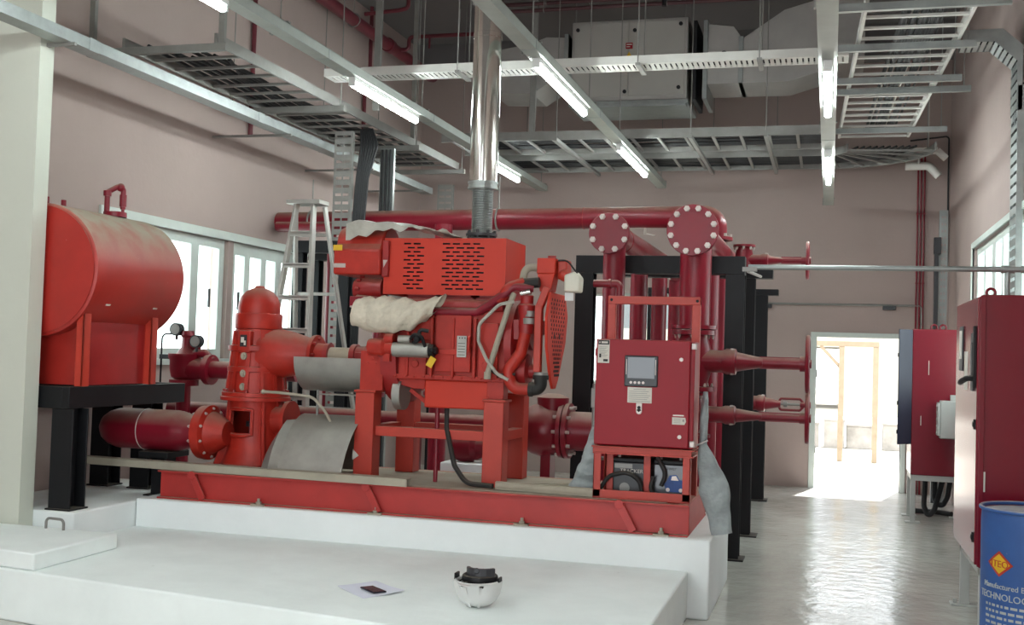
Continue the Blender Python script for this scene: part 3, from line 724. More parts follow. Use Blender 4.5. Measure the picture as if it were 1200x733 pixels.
g = G(); g.cbox((-2.68,7.4,1.565),(.05,.003,.075),Matrix.Rotation(.5,3,'Y')); obj('yellow_tag', g, M['yellow'], E_, .002)
g = G(); g.box(-2.515,7.466,1.605,-2.445,7.469,1.755); pl = obj('rating_plate', g, M['guard'], E_)
g = G()
for k in range(5): g.box(-2.507,7.465,1.62+k*.02,-2.455,7.4662,1.624+k*.02)
for k in range(3): g.box(-2.5+k*.02,7.465,1.735,-2.493+k*.02,7.4662,1.745)
obj('plate_print', g, M['ink'], pl)
# pipes and drive end on the right
g = G(); g.tube(fillet([(-2.72,7.5,1.925),(-2.38,7.5,1.925),(-2.18,7.46,2.05),(-2.12,7.46,2.11),(-1.98,7.5,2.1)],.08),.03,14); obj('coolant_pipe', g, M['crim'], E_)
g = G(); g.tube(fillet([(-2.11,7.47,2.06),(-2.14,7.45,1.97),(-2.27,7.42,1.5)],.05),.02,10); g.cyl((-2.135,7.45,2.0),(-2.14,7.45,1.97),.026); g.lathe((-2.27,7.42,1.46),(0,0,1),[(.025,0),(.025,.05)],10); obj('dipstick_tube', g, M['beige'], E_)
g = G(); g.tube(fillet([(-2.1,7.44,2.0),(-2.2,7.42,1.98),(-2.34,7.41,1.84),(-2.34,7.41,1.72),(-2.28,7.41,1.6),(-2.2,7.41,1.5),(-2.12,7.42,1.46)],.08),.012,8); obj('braided_hose', g, M['plast'], E_)
g = G(); g.tube(fillet([(-2.27,7.44,1.54),(-2.2,7.43,1.49),(-2.08,7.45,1.5)],.06),.011,8); obj('black_hose', g, M['rubber'], E_)
g = G(); g.lathe((-2.03,7.52,1.78),(0,0,1),[(.05,0),(.055,.05),(.05,.12),(.06,.14),(.06,.2),(.045,.21),(.045,.27)],20); g.box(-2.2,7.5,1.74,-2.02,7.7,1.88); obj('water_pump', g, M['dred'], E_, .004)
g = G(); g.cyl((-2.0,7.5,1.85),(-2.0,7.5,1.89),.05); g.cyl((-2.0,7.5,1.9),(-2.0,7.5,1.94),.04); obj('hose_clip', g, M['galvd'], E_)
g = G(); g.tube(fillet([(-2.03,7.5,1.78),(-2.05,7.48,1.65),(-2.14,7.46,1.52),(-2.1,7.46,1.4),(-1.98,7.46,1.4)],.08),.042,16); obj('lower_coolant_pipe', g, R_, E_)
g = G(); g.cyl((-1.98,7.46,1.4),(-1.955,7.46,1.4),.05); g.tube(fillet([(-1.97,7.46,1.4),(-1.9,7.46,1.41),(-1.9,7.46,1.5)],.05),.045,16); g.cyl((-1.9,7.46,1.47),(-1.9,7.46,1.5),.055); obj('rubber_elbow', g, M['rubber'], E_)
g = G(); g.cyl((-1.9,7.46,1.49),(-1.9,7.46,1.52),.05); obj('elbow_clip', g, M['galvd'], E_)
g = G(); g.lathe((-2.17,7.75,1.72),(1,0,0),[(.3,0),(.3,.05),(.24,.06),(.2,.09)],36); g.lathe((-2.15,7.62,1.52),(1,0,0),[(.12,0),(.12,.12),(.05,.13),(.05,.19)],24); g.lathe((-2.15,7.72,1.83),(1,0,0),[(.16,0),(.16,.13),(.05,.14),(.05,.2)],28); obj('gear_cover', g, M['dred'], E_)
g = G(); g.bar((-1.92,7.44,1.52),(-1.92,7.44,1.98),.05,.06,(0,1,0)); g.bar((-1.92,7.44,1.96),(-1.87,7.46,2.1),.05,.06,(0,1,0)); obj('guard_bracket', g, M['orange'], E_, .006)
# perforated belt guard (plate in the plane of the belt)
g = G(); gx = -1.855
out = [(7.42,2.07),(7.34,1.9),(7.36,1.7),(7.5,1.46),(7.56,1.405),(7.64,1.405),(7.7,1.46),(7.9,1.72),(7.95,1.92),(7.86,2.07)]
g.prism([(gx,y,z) for y,z in out],(.02,0,0))
bg = obj('belt_guard', g, M['redc'], E_, .006)
g = G()
for r in range(19):
    z = 1.5+r*.029
    for k in range(6):
        f = max(.35,min(1,(z-1.4)/.45)); y = 7.645+(k-2.5)*.075*f-(.02 if r%2 else 0)
        g.cyl((gx+.0205,y,z),(gx+.0225,y,z),.0105,n=6)
g.cyl((gx+.0205,7.55,1.77),(gx+.0225,7.55,1.77),.018,n=10); g.cyl((gx+.0205,7.7,1.77),(gx+.0225,7.7,1.77),.018,n=10)
obj('perforation', g, M['black'], bg)
# header tank and coolant bottle
g = G(); g.box(-1.975,7.55,2.205,-1.845,7.72,2.315); g.prism([(-1.97,7.55,2.205),(-1.85,7.55,2.205),(-1.87,7.55,2.08),(-1.95,7.55,2.08)],(0,.15,0)); ht = obj('header_tank', g, M['redc'], E_, .006)
g = G(); g.cyl((-1.885,7.62,2.315),(-1.885,7.62,2.335),.03); obj('filler_cap', g, M['dred'], ht)
g = G(); g.box(-1.84,7.6,2.17,-1.77,7.74,2.31); g.ball((-1.79,7.62,2.2),.045); obj('thermostat_housing', g, M['orange'], E_, .012)
g = G(); g.prism([(-1.78,7.56,2.08),(-1.67,7.56,2.08),(-1.665,7.56,2.18),(-1.7,7.56,2.225),(-1.78,7.56,2.2)],(0,.12,0)); ob = obj('coolant_bottle', g, M['cream'], E_, .012)
g = G(); g.box(-1.77,7.555,2.02,-1.71,7.56,2.075); obj('hanging_tag', g, M['white'], E_)
g = G(); g.tube(fillet([(-1.83,7.58,2.3),(-1.76,7.56,2.3),(-1.69,7.57,2.21)],.06),.006,8); obj('overflow_hose', g, M['black'], E_)
g = G(); g.tube(fillet([(-1.97,7.6,2.25),(-2.06,7.56,2.25),(-2.07,7.52,2.13)],.06),.027,12); obj('grey_hose', g, M['beige'], E_)
g = G(); g.tube([(-2.06,7.5,2.13),(-1.94,7.5,2.14)],.036,14); obj('rubber_sleeve', g, M['rubber'], E_)
g = G(); g.tube(fillet([(-2.22,7.48,2.0),(-2.15,7.46,2.1),(-2.05,7.5,2.14)],.07),.036,14); obj('upper_coolant_pipe', g, R_, E_)
g = G(); g.cyl((-2.06,7.46,2.06),(-1.99,7.46,2.075),.02); obj('bright_sensor', g, M['chrome'], E_)
g = G(); g.tube(fillet([(-2.62,7.6,1.27),(-2.6,7.55,1.1),(-2.5,7.45,.85),(-2.4,7.42,.735),(-2.2,7.4,.73)],.12),.018,8); obj('drain_hose', g, M['rubber'], E_)
g = G(); g.cyl((-2.69,7.6,.71),(-2.69,7.6,1.28),.016,n=10); obj('drain_pipe', g, M['crim'], E_)

# cloth bundle round the air pipe
g = G(); n = 26; m = 18; rows = []
for i in range(n+1):
    u = i/n; x = -3.3+u*.66; z = 1.905+.0*u+.1*max(0,u-.75)/.25*.7-.02*math.sin(u*PI)
    rr = .085+.03*math.sin(PI*min(1,u*1.25))-.02*(u > .9)
    if i == 0: rr = .03
    ring = []
    for k in range(m+1):
        a = 2*PI*(k%m)/m
        f = rr*(1+.08*math.sin(3*a+u*26)+.06*math.sin(u*31+2*a)+.03*math.sin(7*a-u*17))
        ring.append((x+.05*math.sin(a)*(.3+u*.6),7.43+f*math.cos(a),z+f*1.1*math.sin(a)))
    rows.append(ring)
g.grid(rows); bmesh.ops.remove_doubles(g.bm, verts=g.bm.verts, dist=.0005)
tag(obj('cloth_wrap', g, M['cloth'], sharp=70),'cream cloth wrapped round the air pipe under the slotted cover','cloth')
# plastic sheet thrown over the air cleaner
g = G(); n, m = 26, 12; rows = []
for i in range(n+1):
    u = i/n; x = -3.4+u*.84; r = []
    for k in range(m+1):
        v = k/m; y = 7.484+.45*v
        top = 2.558-.09*max(0,(u-.42)/.58) if u < 1.1 else 2.47
        z = top-.0
        z += .012*math.sin(9*u+5*v)+.008*math.sin(23*u-7*v)+.02*math.sin(PI*min(1,u*1.6))*(1-abs(v-.4))
        if u < .36: z = max(z, 2.41+.14*math.sin(math.acos(max(-1,min(1,(7.72-y)/.175))))+.012)
        z = max(z, 2.461)
        if v < .18:
            dr = .13*max(0,1-max(0,u-.1)/.55)+.012*math.sin(40*u)
            z = z-dr*(1-v/.18); y = 7.484+.03*v
        r.append((x, y, z))
    rows.append(r)
g.grid(rows,.003)
tag(obj('plastic_sheet', g, M['plast'], sharp=70),'crumpled greyish plastic sheet thrown over the engine air cleaner','plastic sheet')

# exhaust stack
t = thing('exhaust_stack','shiny silver exhaust stack rising from the engine cover to the ceiling','exhaust pipe',(-2.465,7.8,2.45))
g = G(); g.cyl((-2.465,7.8,2.455),(-2.465,7.8,2.475),.105,n=36); g.cyl((-2.465,7.8,2.49),(-2.465,7.8,2.51),.115,n=36); bolts(g,(-2.465,7.8,2.51),(0,0,1),.1,8,.011,.02); bolts(g,(-2.465,7.8,2.49),(0,0,-1),.1,8,.011,.03); obj('flange', g, M['dgrey'], t)
prof = []
for k in range(26):
    z = 2.51+k*.0125; prof += [(.068,z),(.078,z+.004),(.078,z+.008)]
prof.append((.068,2.835))
g = G(); g.lathe((-2.465,7.8,0),(0,0,1),prof,32); obj('bellows', g, M['galv'], t)
g = G(); g.lathe((-2.465,7.8,0),(0,0,1),[(.07,2.83),(.112,2.835),(.112,2.85),(.106,2.852),(.106,2.872),(.112,2.874),(.112,2.89)],40); obj('end_ring', g, M['galv'], t)
g = G(); g.lathe((-2.465,7.8,0),(0,0,1),[(.104,2.885),(.104,3.95),(.107,3.952),(.107,3.985),(.104,3.987),(.104,5.0),(.107,5.002),(.107,5.03),(.104,5.032),(.104,5.99)],48); obj('stack', g, M['chrome'], t, sharp=15)
# ------------------------------------------------------------------ control panel on its frame
t = thing('panel_stand','orange-red angle frame stand under and behind the control panel','stand',(-1.17,7.55,.71))
O = M['orange']
for x in (-1.49,-.9):
    for y in (7.33,7.74):
        g = G(); sx = 1 if x < -1.2 else -1; sy = 1 if y < 7.5 else -1
        xa = x if sx > 0 else x+.05
        g.box(min(xa,xa+sx*.05),min(y,y+sy*.008),.71,max(xa,xa+sx*.05),max(y,y+sy*.008),1.02); g.box(min(xa,xa+sx*.008),min(y,y+sy*.05),.71,max(xa,xa+sx*.008),max(y,y+sy*.05),1.02)
        obj('leg', g, O, t, .002)
g = G(); g.box(-1.495,7.325,1.0,-.835,7.76,1.012); g.box(-1.495,7.325,1.012,-.845,7.333,1.05); g.box(-1.5,7.3,1.045,-.83,7.6,1.053); obj('shelf', g, O, t, .002)
g = G(); g.box(-1.49,7.33,.708,-.85,7.75,.716); g.box(-1.49,7.33,.716,-.85,7.34,.765); obj('tray', g, O, t, .002)
for x in (-1.42,-1.17): 
    g = G(); g.box(x,7.43,.716,x+.045,7.44,1.0); obj('upright', g, O, t, .002)
for x in (-1.47,-.895):
    g = G(); g.box(x,7.58,1.053,x+.055,7.63,2.06); obj('back_post', g, O, t, .004)
g = G(); g.box(-1.47,7.575,2.005,-.84,7.635,2.06); obj('top_rail', g, O, t, .004)
g = G()
for x in (-1.445,-.86): g.cyl((x,7.575,2.033),(x,7.57,2.033),.01,n=8)
obj('rail_bolt', g, M['ink'], t)

t = thing('control_panel','red pump control panel box with small grey screen and white labels','control panel',(-1.16,7.45,1.053))
g = G(); g.box(-1.475,7.345,1.056,-.84,7.575,1.755); obj('enclosure', g, M['panel'], t, .006)
g = G(); g.box(-1.49,7.318,1.062,-.868,7.342,1.76); dr = obj('door', g, M['panel'], t, .006)
g = G(); g.box(-1.295,7.306,1.452,-1.075,7.319,1.655); sc = obj('display_bezel', g, M['dgrey'], dr, .012)
g = G(); g.box(-1.275,7.3035,1.505,-1.095,7.3065,1.645); obj('screen', g, M['screen'], dr, .004)
g = G()
for x in (-1.282,-1.09): g.box(x-.002,7.303,1.53,x+.002,7.3065,1.63)
obj('screen_trim', g, M['bolt'], dr)
for k in range(4):
    g = G(); g.cyl((-1.25+k*.027,7.307,1.478),(-1.25+k*.027,7.301,1.478),.009,n=12); obj('button', g, M['bolt'], dr)
g = G(); g.box(-1.272,7.316,1.345,-1.112,7.319,1.447); lb = obj('notice_label', g, M['label'], dr)
g = G()
for k in range(7): g.box(-1.262+(.03 if k == 0 else 0),7.3155,1.432-k*.013,-1.122-(.03 if k == 0 else .01*(k%3)),7.3162,1.435-k*.013)
obj('print', g, M['galvd'], lb)
g = G(); g.box(-1.478,7.316,1.6,-1.4,7.319,1.752); lb = obj('side_label', g, M['label'], dr)
g = G(); g.box(-1.476,7.3152,1.722,-1.402,7.3165,1.75); g.box(-1.468,7.3155,1.635,-1.455,7.3163,1.66); 
for k in range(8): g.box(-1.468,7.3155,1.705-k*.009,-1.412-.008*(k%3),7.3162,1.7065-k*.009)
g.box(-1.44,7.3155,1.61,-1.41,7.3163,1.625); obj('print', g, M['ink'], lb)
g = G(); g.cyl((-1.466,7.3151,1.736),(-1.466,7.3143,1.736),.005,n=10); g.box(-1.455,7.3145,1.73,-1.412,7.3151,1.742); obj('logo', g, M['label'], lb)
g = G(); g.box(-1.213,7.312,1.29,-1.173,7.319,1.345); g.cyl((-1.193,7.312,1.29),(-1.193,7.319,1.29),.02,n=16); lk = obj('latch_plate', g, M['bolt'], dr, .003)
g = G(); g.cyl((-1.193,7.313,1.315),(-1.193,7.305,1.315),.011,n=12); g.cyl((-1.193,7.312,1.292),(-1.193,7.309,1.292),.006,n=8); obj('key_slot', g, M['black'], lk)
for z in (1.637,1.135):
    g = G(); g.cyl((-.925,7.319,z),(-.925,7.31,z),.013,n=12); obj('door_screw', g, M['bolt'], dr)
g = G(); g.prism([(-.975,7.318,1.215),(-.895,7.318,1.215),(-.885,7.318,1.235),(-.89,7.318,1.262),(-.975,7.318,1.262)],(0,-.002,0)); lb = obj('rating_label', g, M['label'], dr)
g = G(); g.box(-.97,7.3155,1.27,-.9,7.3175,1.278); obj('strip_label', g, M['bolt'], dr)
g = G(); 
for k in range(3): g.box(-.965,7.3152,1.248-k*.011,-.92,7.316,1.2505-k*.011)
g.box(-.908,7.3152,1.235,-.897,7.316,1.25); obj('print', g, M['galvd'], lb)
for z in (1.09,1.725):
    g = G(); g.box(-.862,7.328,z-.02,-.83,7.36,z+.02); obj('hinge', g, M['bolt'], t, .004)
g = G(); g.box(-1.505,7.42,1.35,-1.476,7.5,1.62); g.cyl((-1.5,7.44,1.64),(-1.5,7.44,1.7),.02); obj('side_gland', g, M['crim'], t, .01)

# batteries inside the stand
def battery(x0, x1, lab, kind):
    t = thing('battery',lab,'battery',((x0+x1)/2,7.58,.716))
    g = G(); g.box(x0,7.46,.717,x1,7.7,.94); obj('case', g, M['dgrey'], t, .008)
    g = G(); g.box(x0-.002,7.458,.94,x1+.002,7.702,.968); obj('lid', g, M['black'], t, .006)
    for dx in (.04,x1-x0-.04):
        g = G(); g.cyl((x0+dx,7.5,.968),(x0+dx,7.5,.985),.01,n=10); obj('terminal', g, M['bolt'], t)
    g = G(); g.box(x0+.006,7.4565,.735,x1-.006,7.459,.935); lb = obj('front_label', g, M['dgrey'] if kind else M['screen'], t)
    return t, lb
b1, lb = battery(-1.385,-1.125,'dark battery with pale lettering, left of two inside the panel stand',1)
g = G(); add_text(g,'TRACKER',.036,lambda x,y,z:(-1.255+x,7.4562-z,.872+y),center=True); obj('lettering', g, M['label'], lb)
g = G(); g.box(-1.37,7.4558,.9,-1.25,7.4566,.93); g.cyl((-1.3,7.4566,.77),(-1.3,7.4556,.77),.035,n=20); obj('print', g, M['galvd'], lb)
b2, lb = battery(-1.105,-.895,'battery printed with a blue car, right of two inside the panel stand',0)
g = G(); add_text(g,'Power',.034,lambda x,y,z:(-1.0+x,7.4562-z,.905+y),center=True); obj('lettering', g, M['ink'], lb)
g = G(); f = 7.4555
g.prism([(-1.02,f,.76),(-.9,f,.76),(-.9,f,.835),(-.935,f,.845),(-.955,f,.875),(-1.0,f,.87),(-1.02,f,.83),(-1.035,f,.81)],(0,.001,0)); obj('car_print', g, M['blue'], lb)
g = G(); g.cyl((-1.01,f-.0005,.775),(-1.01,f-.001,.775),.013,n=12); g.cyl((-.925,f-.0005,.775),(-.925,f-.001,.775),.013,n=12); g.prism([(-.99,f-.0005,.838),(-.94,f-.0005,.838),(-.958,f-.0005,.868),(-.985,f-.0005,.864)],(0,-.0005,0)); obj('car_detail', g, M['bolt'], lb)
for i,(pts,lab) in enumerate([([(-1.46,7.38,.745),(-1.4,7.4,.85),(-1.27,7.38,.885),(-1.19,7.4,.83),(-1.17,7.41,.735)],'black looped cable in front of the left battery'),([(-1.1,7.41,.86),(-1.12,7.395,.78),(-1.08,7.385,.735),(-1.0,7.39,.73)],'black cable beside the blue car battery'),([(-1.08,7.44,.985),(-1.02,7.43,.88),(-1.05,7.41,.8)],'black cable drooping from the terminal of the blue car battery')]):
    g = G(); g.tube(fillet(pts,.09,8),.014,10); tag(obj('battery_cable', g, M['rubber']),lab,'cable')

# plastic sleeves
def sleeve(name, pts, ws, lab, th=.02, seed=1):
    random.seed(seed); rows = []; n = 40; m = 18
    P = [Vector(p) for p in pts]; seg = [(b-a).length for a,b in zip(P,P[1:])]; tot = sum(seg)
    for i in range(n+1):
        d = tot*i/n; k = 0
        while k < len(seg)-1 and d > seg[k]: d -= seg[k]; k += 1
        f = d/seg[k]; f2 = f; p = P[k].lerp(P[k+1],f); w = ws[k]*(1-f2)+ws[k+1]*f2
        tn = (P[min(k+1,len(P)-1)]-P[k]).normalized(); side = tn.cross(Vector((0,1,0))).normalized()
        ring = []
        for j in range(m+1):
            a = 2*PI*(j%m)/m
            wob = 1+.04*math.sin(i*.5+2*a)+.025*math.sin(i*1.1-3*a)
            ring.append(p+side*(w/2*math.cos(a)*wob)+Vector((0,1,0))*(th*math.sin(a)*(1+.5*math.sin(i*.7+a))+.01*math.sin(i*.6)))
        rows.append(ring)
    g = G(); g.grid(rows); bmesh.ops.remove_doubles(g.bm, verts=g.bm.verts, dist=.0003)
    return tag(obj(name, g, M['sleeve'], sharp=75),lab,'plastic sleeve')
s1 = sleeve('plastic_sleeve',[(-.785,7.52,1.43),(-.79,7.52,1.25),(-.795,7.52,1.08),(-.765,7.5,.97),(-.71,7.48,.8),(-.65,7.46,.51)],[.03,.06,.05,.13,.2,.13],'long grey plastic sleeve hanging off the right side of the control panel',.025)
g = G(); g.tube([(-.83,7.49,1.075),(-.8,7.48,1.09),(-.76,7.49,1.11)],.006,6); obj('cable_tie', g, M['white'], s1)
s2 = sleeve('plastic_sheet_scrap',[(-1.52,7.5,1.2),(-1.545,7.5,1.0),(-1.56,7.5,.9),(-1.6,7.5,.735)],[.02,.09,.12,.18],'grey plastic sheet scrap hanging left of the control panel',.02,3)
g = G(); g.box(-1.6,7.72,1.28,-1.5,7.8,1.42); g.cyl((-1.58,7.76,.71),(-1.58,7.76,1.45),.018); g.cyl((-1.66,7.76,.93),(-1.48,7.76,.93),.014)
tag(obj('battery_switch', g, M['galvd'], bev=.004),'small grey switch box on a pipe left of the control panel','switch')

# ------------------------------------------------------------------ low pipework behind the engine
t = thing('discharge_pipe','dark red low discharge pipe with a flanged check valve behind the engine','pipe',(-2.6,8.75,.5))
g = G(); g.cyl((-5.6,8.75,1.06),(-2.4,8.75,1.06),.07,n=24); obj('thin_pipe', g, M['crim'], t)
g = G(); g.lathe((-2.35,8.75,1.04),(1,0,0),[(.07,-.06),(.16,0),(.2,.08),(.22,.16),(.2,.26),(.17,.3),(.22,.301),(.22,.335)],36); g.lathe((-2.12,8.75,1.2),(0,0,1),[(.12,0),(.13,.1),(.05,.13)],24); obj('check_valve', g, M['crim'], t)
g = G(); bolts(g,(-2.05,8.75,1.04),(-1,0,0),.195,10,.014,.03); obj('valve_bolts', g, M['bolt'], t)
g = G(); g.cyl((-2.005,8.75,1.04),(-1.97,8.75,1.04),.22,n=36); g.cyl((-1.97,8.75,1.04),(-1.72,8.75,1.04),.155,n=32); g.tube(fillet([(-1.75,8.75,1.04),(-1.42,8.75,1.04),(-1.42,9.1,1.04)],.2),.155,24); obj('wide_pipe', g, M['crim'], t)
g = G(); bolts(g,(-1.97,8.75,1.04),(1,0,0),.19,10,.014,.03); obj('flange_bolts', g, M['bolt'], t)
for x in (-3.3,-2.15):
    g = G(); g.box(x-.04,8.66,0,x+.04,8.84,.86 if x > -3 else .995); obj('support', g, M['crim'], t, .004)
t = thing('booster_pump','small dark red pump seen under the engine behind the posts','pump',(-2.95,9.3,.0))
g = G(); g.lathe((-3.05,9.3,.82),(1,0,0),[(.05,-.1),(.11,-.08),(.13,0),(.13,.1),(.09,.14),(.09,.36)],24); obj('casing', g, M['crim'], t)
g = G(); g.torus((-2.93,9.27,.82),(0,1,0),.09,.02,20,8); g.cyl((-2.95,9.3,.82),(-2.95,9.3,1.1),.04); obj('volute', g, M['crim'], t)
g = G(); g.box(-3.2,9.15,.0,-2.6,9.45,.69); obj('base', g, M['plinth'], t, .01)

# ------------------------------------------------------------------ pipe rack (black H section portals)
def rack(y, z0, z1, xl, xr, w, lab, arm=0.):
    t = thing('pipe_rack',lab,'pipe rack',((xl+xr)/2,y,0),'black portals under the pipe manifolds')
    for x in (xl,xr):
        g = G(); hsec(g,x,y,.012,z0,w,w,.012,'y'); g.box(x-.12,y-.12,0,x+.12,y+.12,.014); obj('post', g, M['black'], t, .002)
    g = G(); g.box(xl-w/2,y-.08,z0,xr+w/2+arm,y+.08,z1); obj('beam', g, M['black'], t, .003)
    return t
rack(9.5,2.355,2.505,-2.04,-.765,.155,'nearest black steel portal carrying the capped red manifolds')
rack(10.82,2.42,2.5,-2.06,-.74,.11,'second black steel portal from the front, behind the nearest one',.16)
rack(13.6,2.42,2.49,-2.06,-.79,.15,'farthest black steel portal of the rack, nearest the back wall',.12)
rack(10.42,2.6,2.72,-5.23,-4.72,.11,'black steel portal left of the engine behind the stepladder')
rack(11.6,2.62,2.74,-5.62,-4.15,.13,'wide black steel portal behind the left end of the header pipe')

# ------------------------------------------------------------------ manifolds with blind flanges
def manifold(x, z, r, rf, nb, yend, drops, lab):
    t = thing('pipe_manifold',lab,'pipe manifold',(x,8.9,z))
    g = G(); g.cyl((x,8.93,z),(x,yend,z),r,n=36); obj('header', g, M['crim'], t)
    g = G(); g.cyl((x,8.9,z),(x,8.925,z),rf,n=48); bf = obj('blind_flange', g, M['crim'], t, .003)
    g = G(); g.cyl((x,8.928,z),(x,8.95,z),rf,n=48); obj('neck_flange', g, M['crim'], t, .003)
    for k in range(nb):
        a = 2*PI*(k+.5)/nb; R = rf*.85
        g = G(); px_, pz_ = x+R*math.cos(a), z+R*math.sin(a)
        g.cyl((px_,8.9,pz_),(px_,8.88,pz_),.025,n=6); g.cyl((px_,8.88,pz_),(px_,8.868,pz_),.016,n=10); obj('bolt', g, M['bolt'], bf)
    g = G(); g.torus((x,9.45,z),(0,1,0),r,.005,36,6); obj('weld_seam', g, M['dred'], t)
    for y, rd, zb in drops:
        g = G(); g.cyl((x,y,zb),(x,y,z-.02),rd,n=32); obj('drop_pipe', g, M['crim'], t)
        if zb > 1: g = G(); g.cyl((x,y,zb-.015),(x,y,zb+.015),.185,n=28); obj('drop_flange', g, M['crim'], t); continue
        g = G(); g.cyl((x,y,0),(x,y,.04),rd*1.7,n=24); obj('foot', g, M['crim'], t)
    return t
manifold(-1.735,2.64,.108,.166,8,13.9,[(9.17,.092,.02),(10.45,.08,.02),(11.75,.08,.02),(13.05,.08,.02)],'left crimson manifold pipe ending in an eight bolt blank flange')
manifold(-1.065,2.665,.13,.205,12,13.9,[(9.2,.128,1.9),(10.3,.09,.02),(11.4,.09,.02),(12.6,.09,.02)],'right larger crimson manifold pipe ending in a twelve bolt blank flange')
g = G(); g.tube(fillet([(-1.66,8.0,2.17),(-1.47,8.0,2.17),(-1.47,8.0,2.08)],.03),.028,12); g.cyl((-1.55,8.0,2.17),(-1.53,8.0,2.17),.036)
g.tube([(-1.47,8.0,2.08),(-1.47,8.0,.5)],.026,12)
tag(obj('vent_pipe', g, M['crim']),'small crimson bent pipe beside the white coolant bottle','pipe')

t = thing('header_pipe','long crimson header pipe crossing high behind the engine with right elbow','pipe',(-3.4,11.0,3.0))
g = G(); g.tube(fillet([(-5.79,11.0,2.985),(-1.09,11.0,3.035),(-1.09,11.0,2.8)],.2,10),.108,28); obj('pipe_run', g, M['crim'], t)
g = G(); g.cyl((-1.09,11.0,2.8),(-1.09,11.0,2.83),.165,n=30); obj('flange', g, M['crim'], t)
g = G(); bolts(g,(-1.09,11.0,2.83),(0,0,1),.145,8,.013,.03); obj('flange_bolts', g, M['bolt'], t)
for x in (-4.9,-2.4):
    g = G(); g.torus((x,11,2.99+.009*(x+5.8)),(1,0,0),.108,.005,30,6); obj('weld_seam', g, M['dred'], t)
g = G(); g.cyl((-1.78,11.0,2.93),(-1.78,11.0,2.86),.016); g.bar((-1.78,11.0,2.87),(-1.68,10.98,2.845),.02,.012); obj('drain_cock', g, M['bolt'], t)
for x in (-5.4,-3.3):
    g = G(); g.torus((x,11,2.99+.009*(x+5.8)),(1,0,0),.115,.01,24,6); g.cyl((x,11,3.1),(x,11,3.45),.008,n=8) ; obj('hanger_clamp', g, M['galvd'], t)
g = G(); g.cyl((-5.72,10.82,2.92),(-4.64,10.82,2.92),.05,n=18)
g.cyl((-5.07,10.82,2.92),(-5.07,10.82,0.0),.045,n=18)
tag(obj('branch_pipe', g, M['crim']),'slim crimson branch pipe dropping behind the stepladder','pipe')
for k,(x,y,r,lab) in enumerate([(-4.05,9.7,.05,'crimson riser pipe just left of the engine starter, behind it'),(-3.75,10.6,.09,'thicker crimson riser pipe left of the engine under the header pipe')]):
    t = thing('riser_pipe',lab,'pipe',(x,y,0))
    g = G(); g.cyl((x,y,.03),(x,y,2.0 if k == 0 else 2.91),r,n=22); obj('pipe_run', g, M['crim'], t)
    g = G(); g.cyl((x,y,0),(x,y,.03),r*1.8,n=22); g.cyl((x,y,1.2),(x,y,1.24),r*1.7,n=22); obj('flange', g, M['crim'], t)

# ------------------------------------------------------------------ gate valves with handwheels (stems along X)
def gate_valve(y, z, xb, xw, R, lab, body=.13, flr=True, closed=True):
    t = thing('gate_valve',lab,'valve',(xb,y,z),'gate valves with crimson handwheels')
    g = G(); g.lathe((xb,y,z),(0,0,1),[(body*1.25,-body*1.75),(body*1.25,-body*1.5),(body*.8,-body*1.48),(body,-body*.7),(body*1.05,0),(body,body*.7),(body*.8,body*1.48),(body*1.25,body*1.5),(body*1.25,body*1.75)],28)
    obj('valve_body', g, M['crim'], t)
    L = xw-xb; s = L/.85
    g = G(); g.lathe((xb,y,z),(1,0,0),[(body*.9,.05*s),(body*.85,.22*s),(body*1.0,.25*s),(body*1.0,.32*s),(body*.75,.33*s),(body*.45,.48*s),(body*.4,.52*s)],24,sy=.75); obj('bonnet', g, M['crim'], t)
    if closed:
        g = G(); g.cyl((xb+.5*s,y,z),(xw-.03,y,z),body*.33,n=18); g.cyl((xw-.06,y,z),(xw-.02,y,z),body*.45,n=18)
        for q in (-1,1): g.bar((xb+.5*s,y,z+q*body*.28),(xw-.05,y,z+q*body*.28),.03,.02)
        obj('yoke', g, M['crim'], t)
    else:
        g = G()
        for q in (-1,1): g.tube(fillet([(xb+.48*s,y,z),(xb+.52*s,y,z+q*body*.5),(xw-.08,y,z+q*body*.5),(xw-.03,y,z)],.02),.014,8)
        g.cyl((xw-.08,y,z),(xw-.02,y,z),.03)
        obj('yoke', g, M['crim'], t)
        g = G(); g.cyl((xb+.4*s,y,z),(xw+.02,y,z),.013,n=12); g.cyl((xb+.55*s,y,z),(xb+.6*s,y,z),.03,n=12); obj('stem', g, M['galvd'], t)
    g = G(); g.torus((xw,y,z),(1,0,0),R,.017,40,10); g.cyl((xw-.03,y,z),(xw+.03,y,z),.035,n=18)
    for k in range(5):
        a = 2*PI*k/5+.4; g.bar((xw,y,z),(xw,y+math.cos(a)*R,z+math.sin(a)*R),.022,.014,(1,0,0))
    obj('handwheel', g, M['crim'], t)
    for q in (-1,1): bolt_parts(t,(xb,y,z+q*body*1.5),(0,0,-q),body*1.08,8,.012,.03)
    bolt_parts(t,(xb+.285*s,y,z),(1,0,0),body*.8,6,.012,.03)
    return t
gate_valve(9.2,1.63,-1.065,-.165,.215,'front upper gate valve with handwheel beside the control panel',.14)
gate_valve(9.2,1.2,-1.065,-.16,.185,'front lower gate valve with handwheel below the upper one',.1)
gate_valve(12.3,1.19,-.93,-.21,.2,'far gate valve with bare stem and open yoke behind the black posts',.12,closed=False)
gate_valve(11.1,2.62,-.82,-.22,.17,'highest gate valve with handwheel near the header pipe elbow',.085)
t = thing('flanged_riser','short crimson flanged pipe under the two front gate valves','pipe',(-1.065,9.2,0))
g = G(); g.cyl((-1.065,9.2,0),(-1.065,9.2,1.01),.1); g.cyl((-1.065,9.2,1.01),(-1.065,9.2,1.035),.15,n=28); obj('pipe_run', g, M['crim'], t)

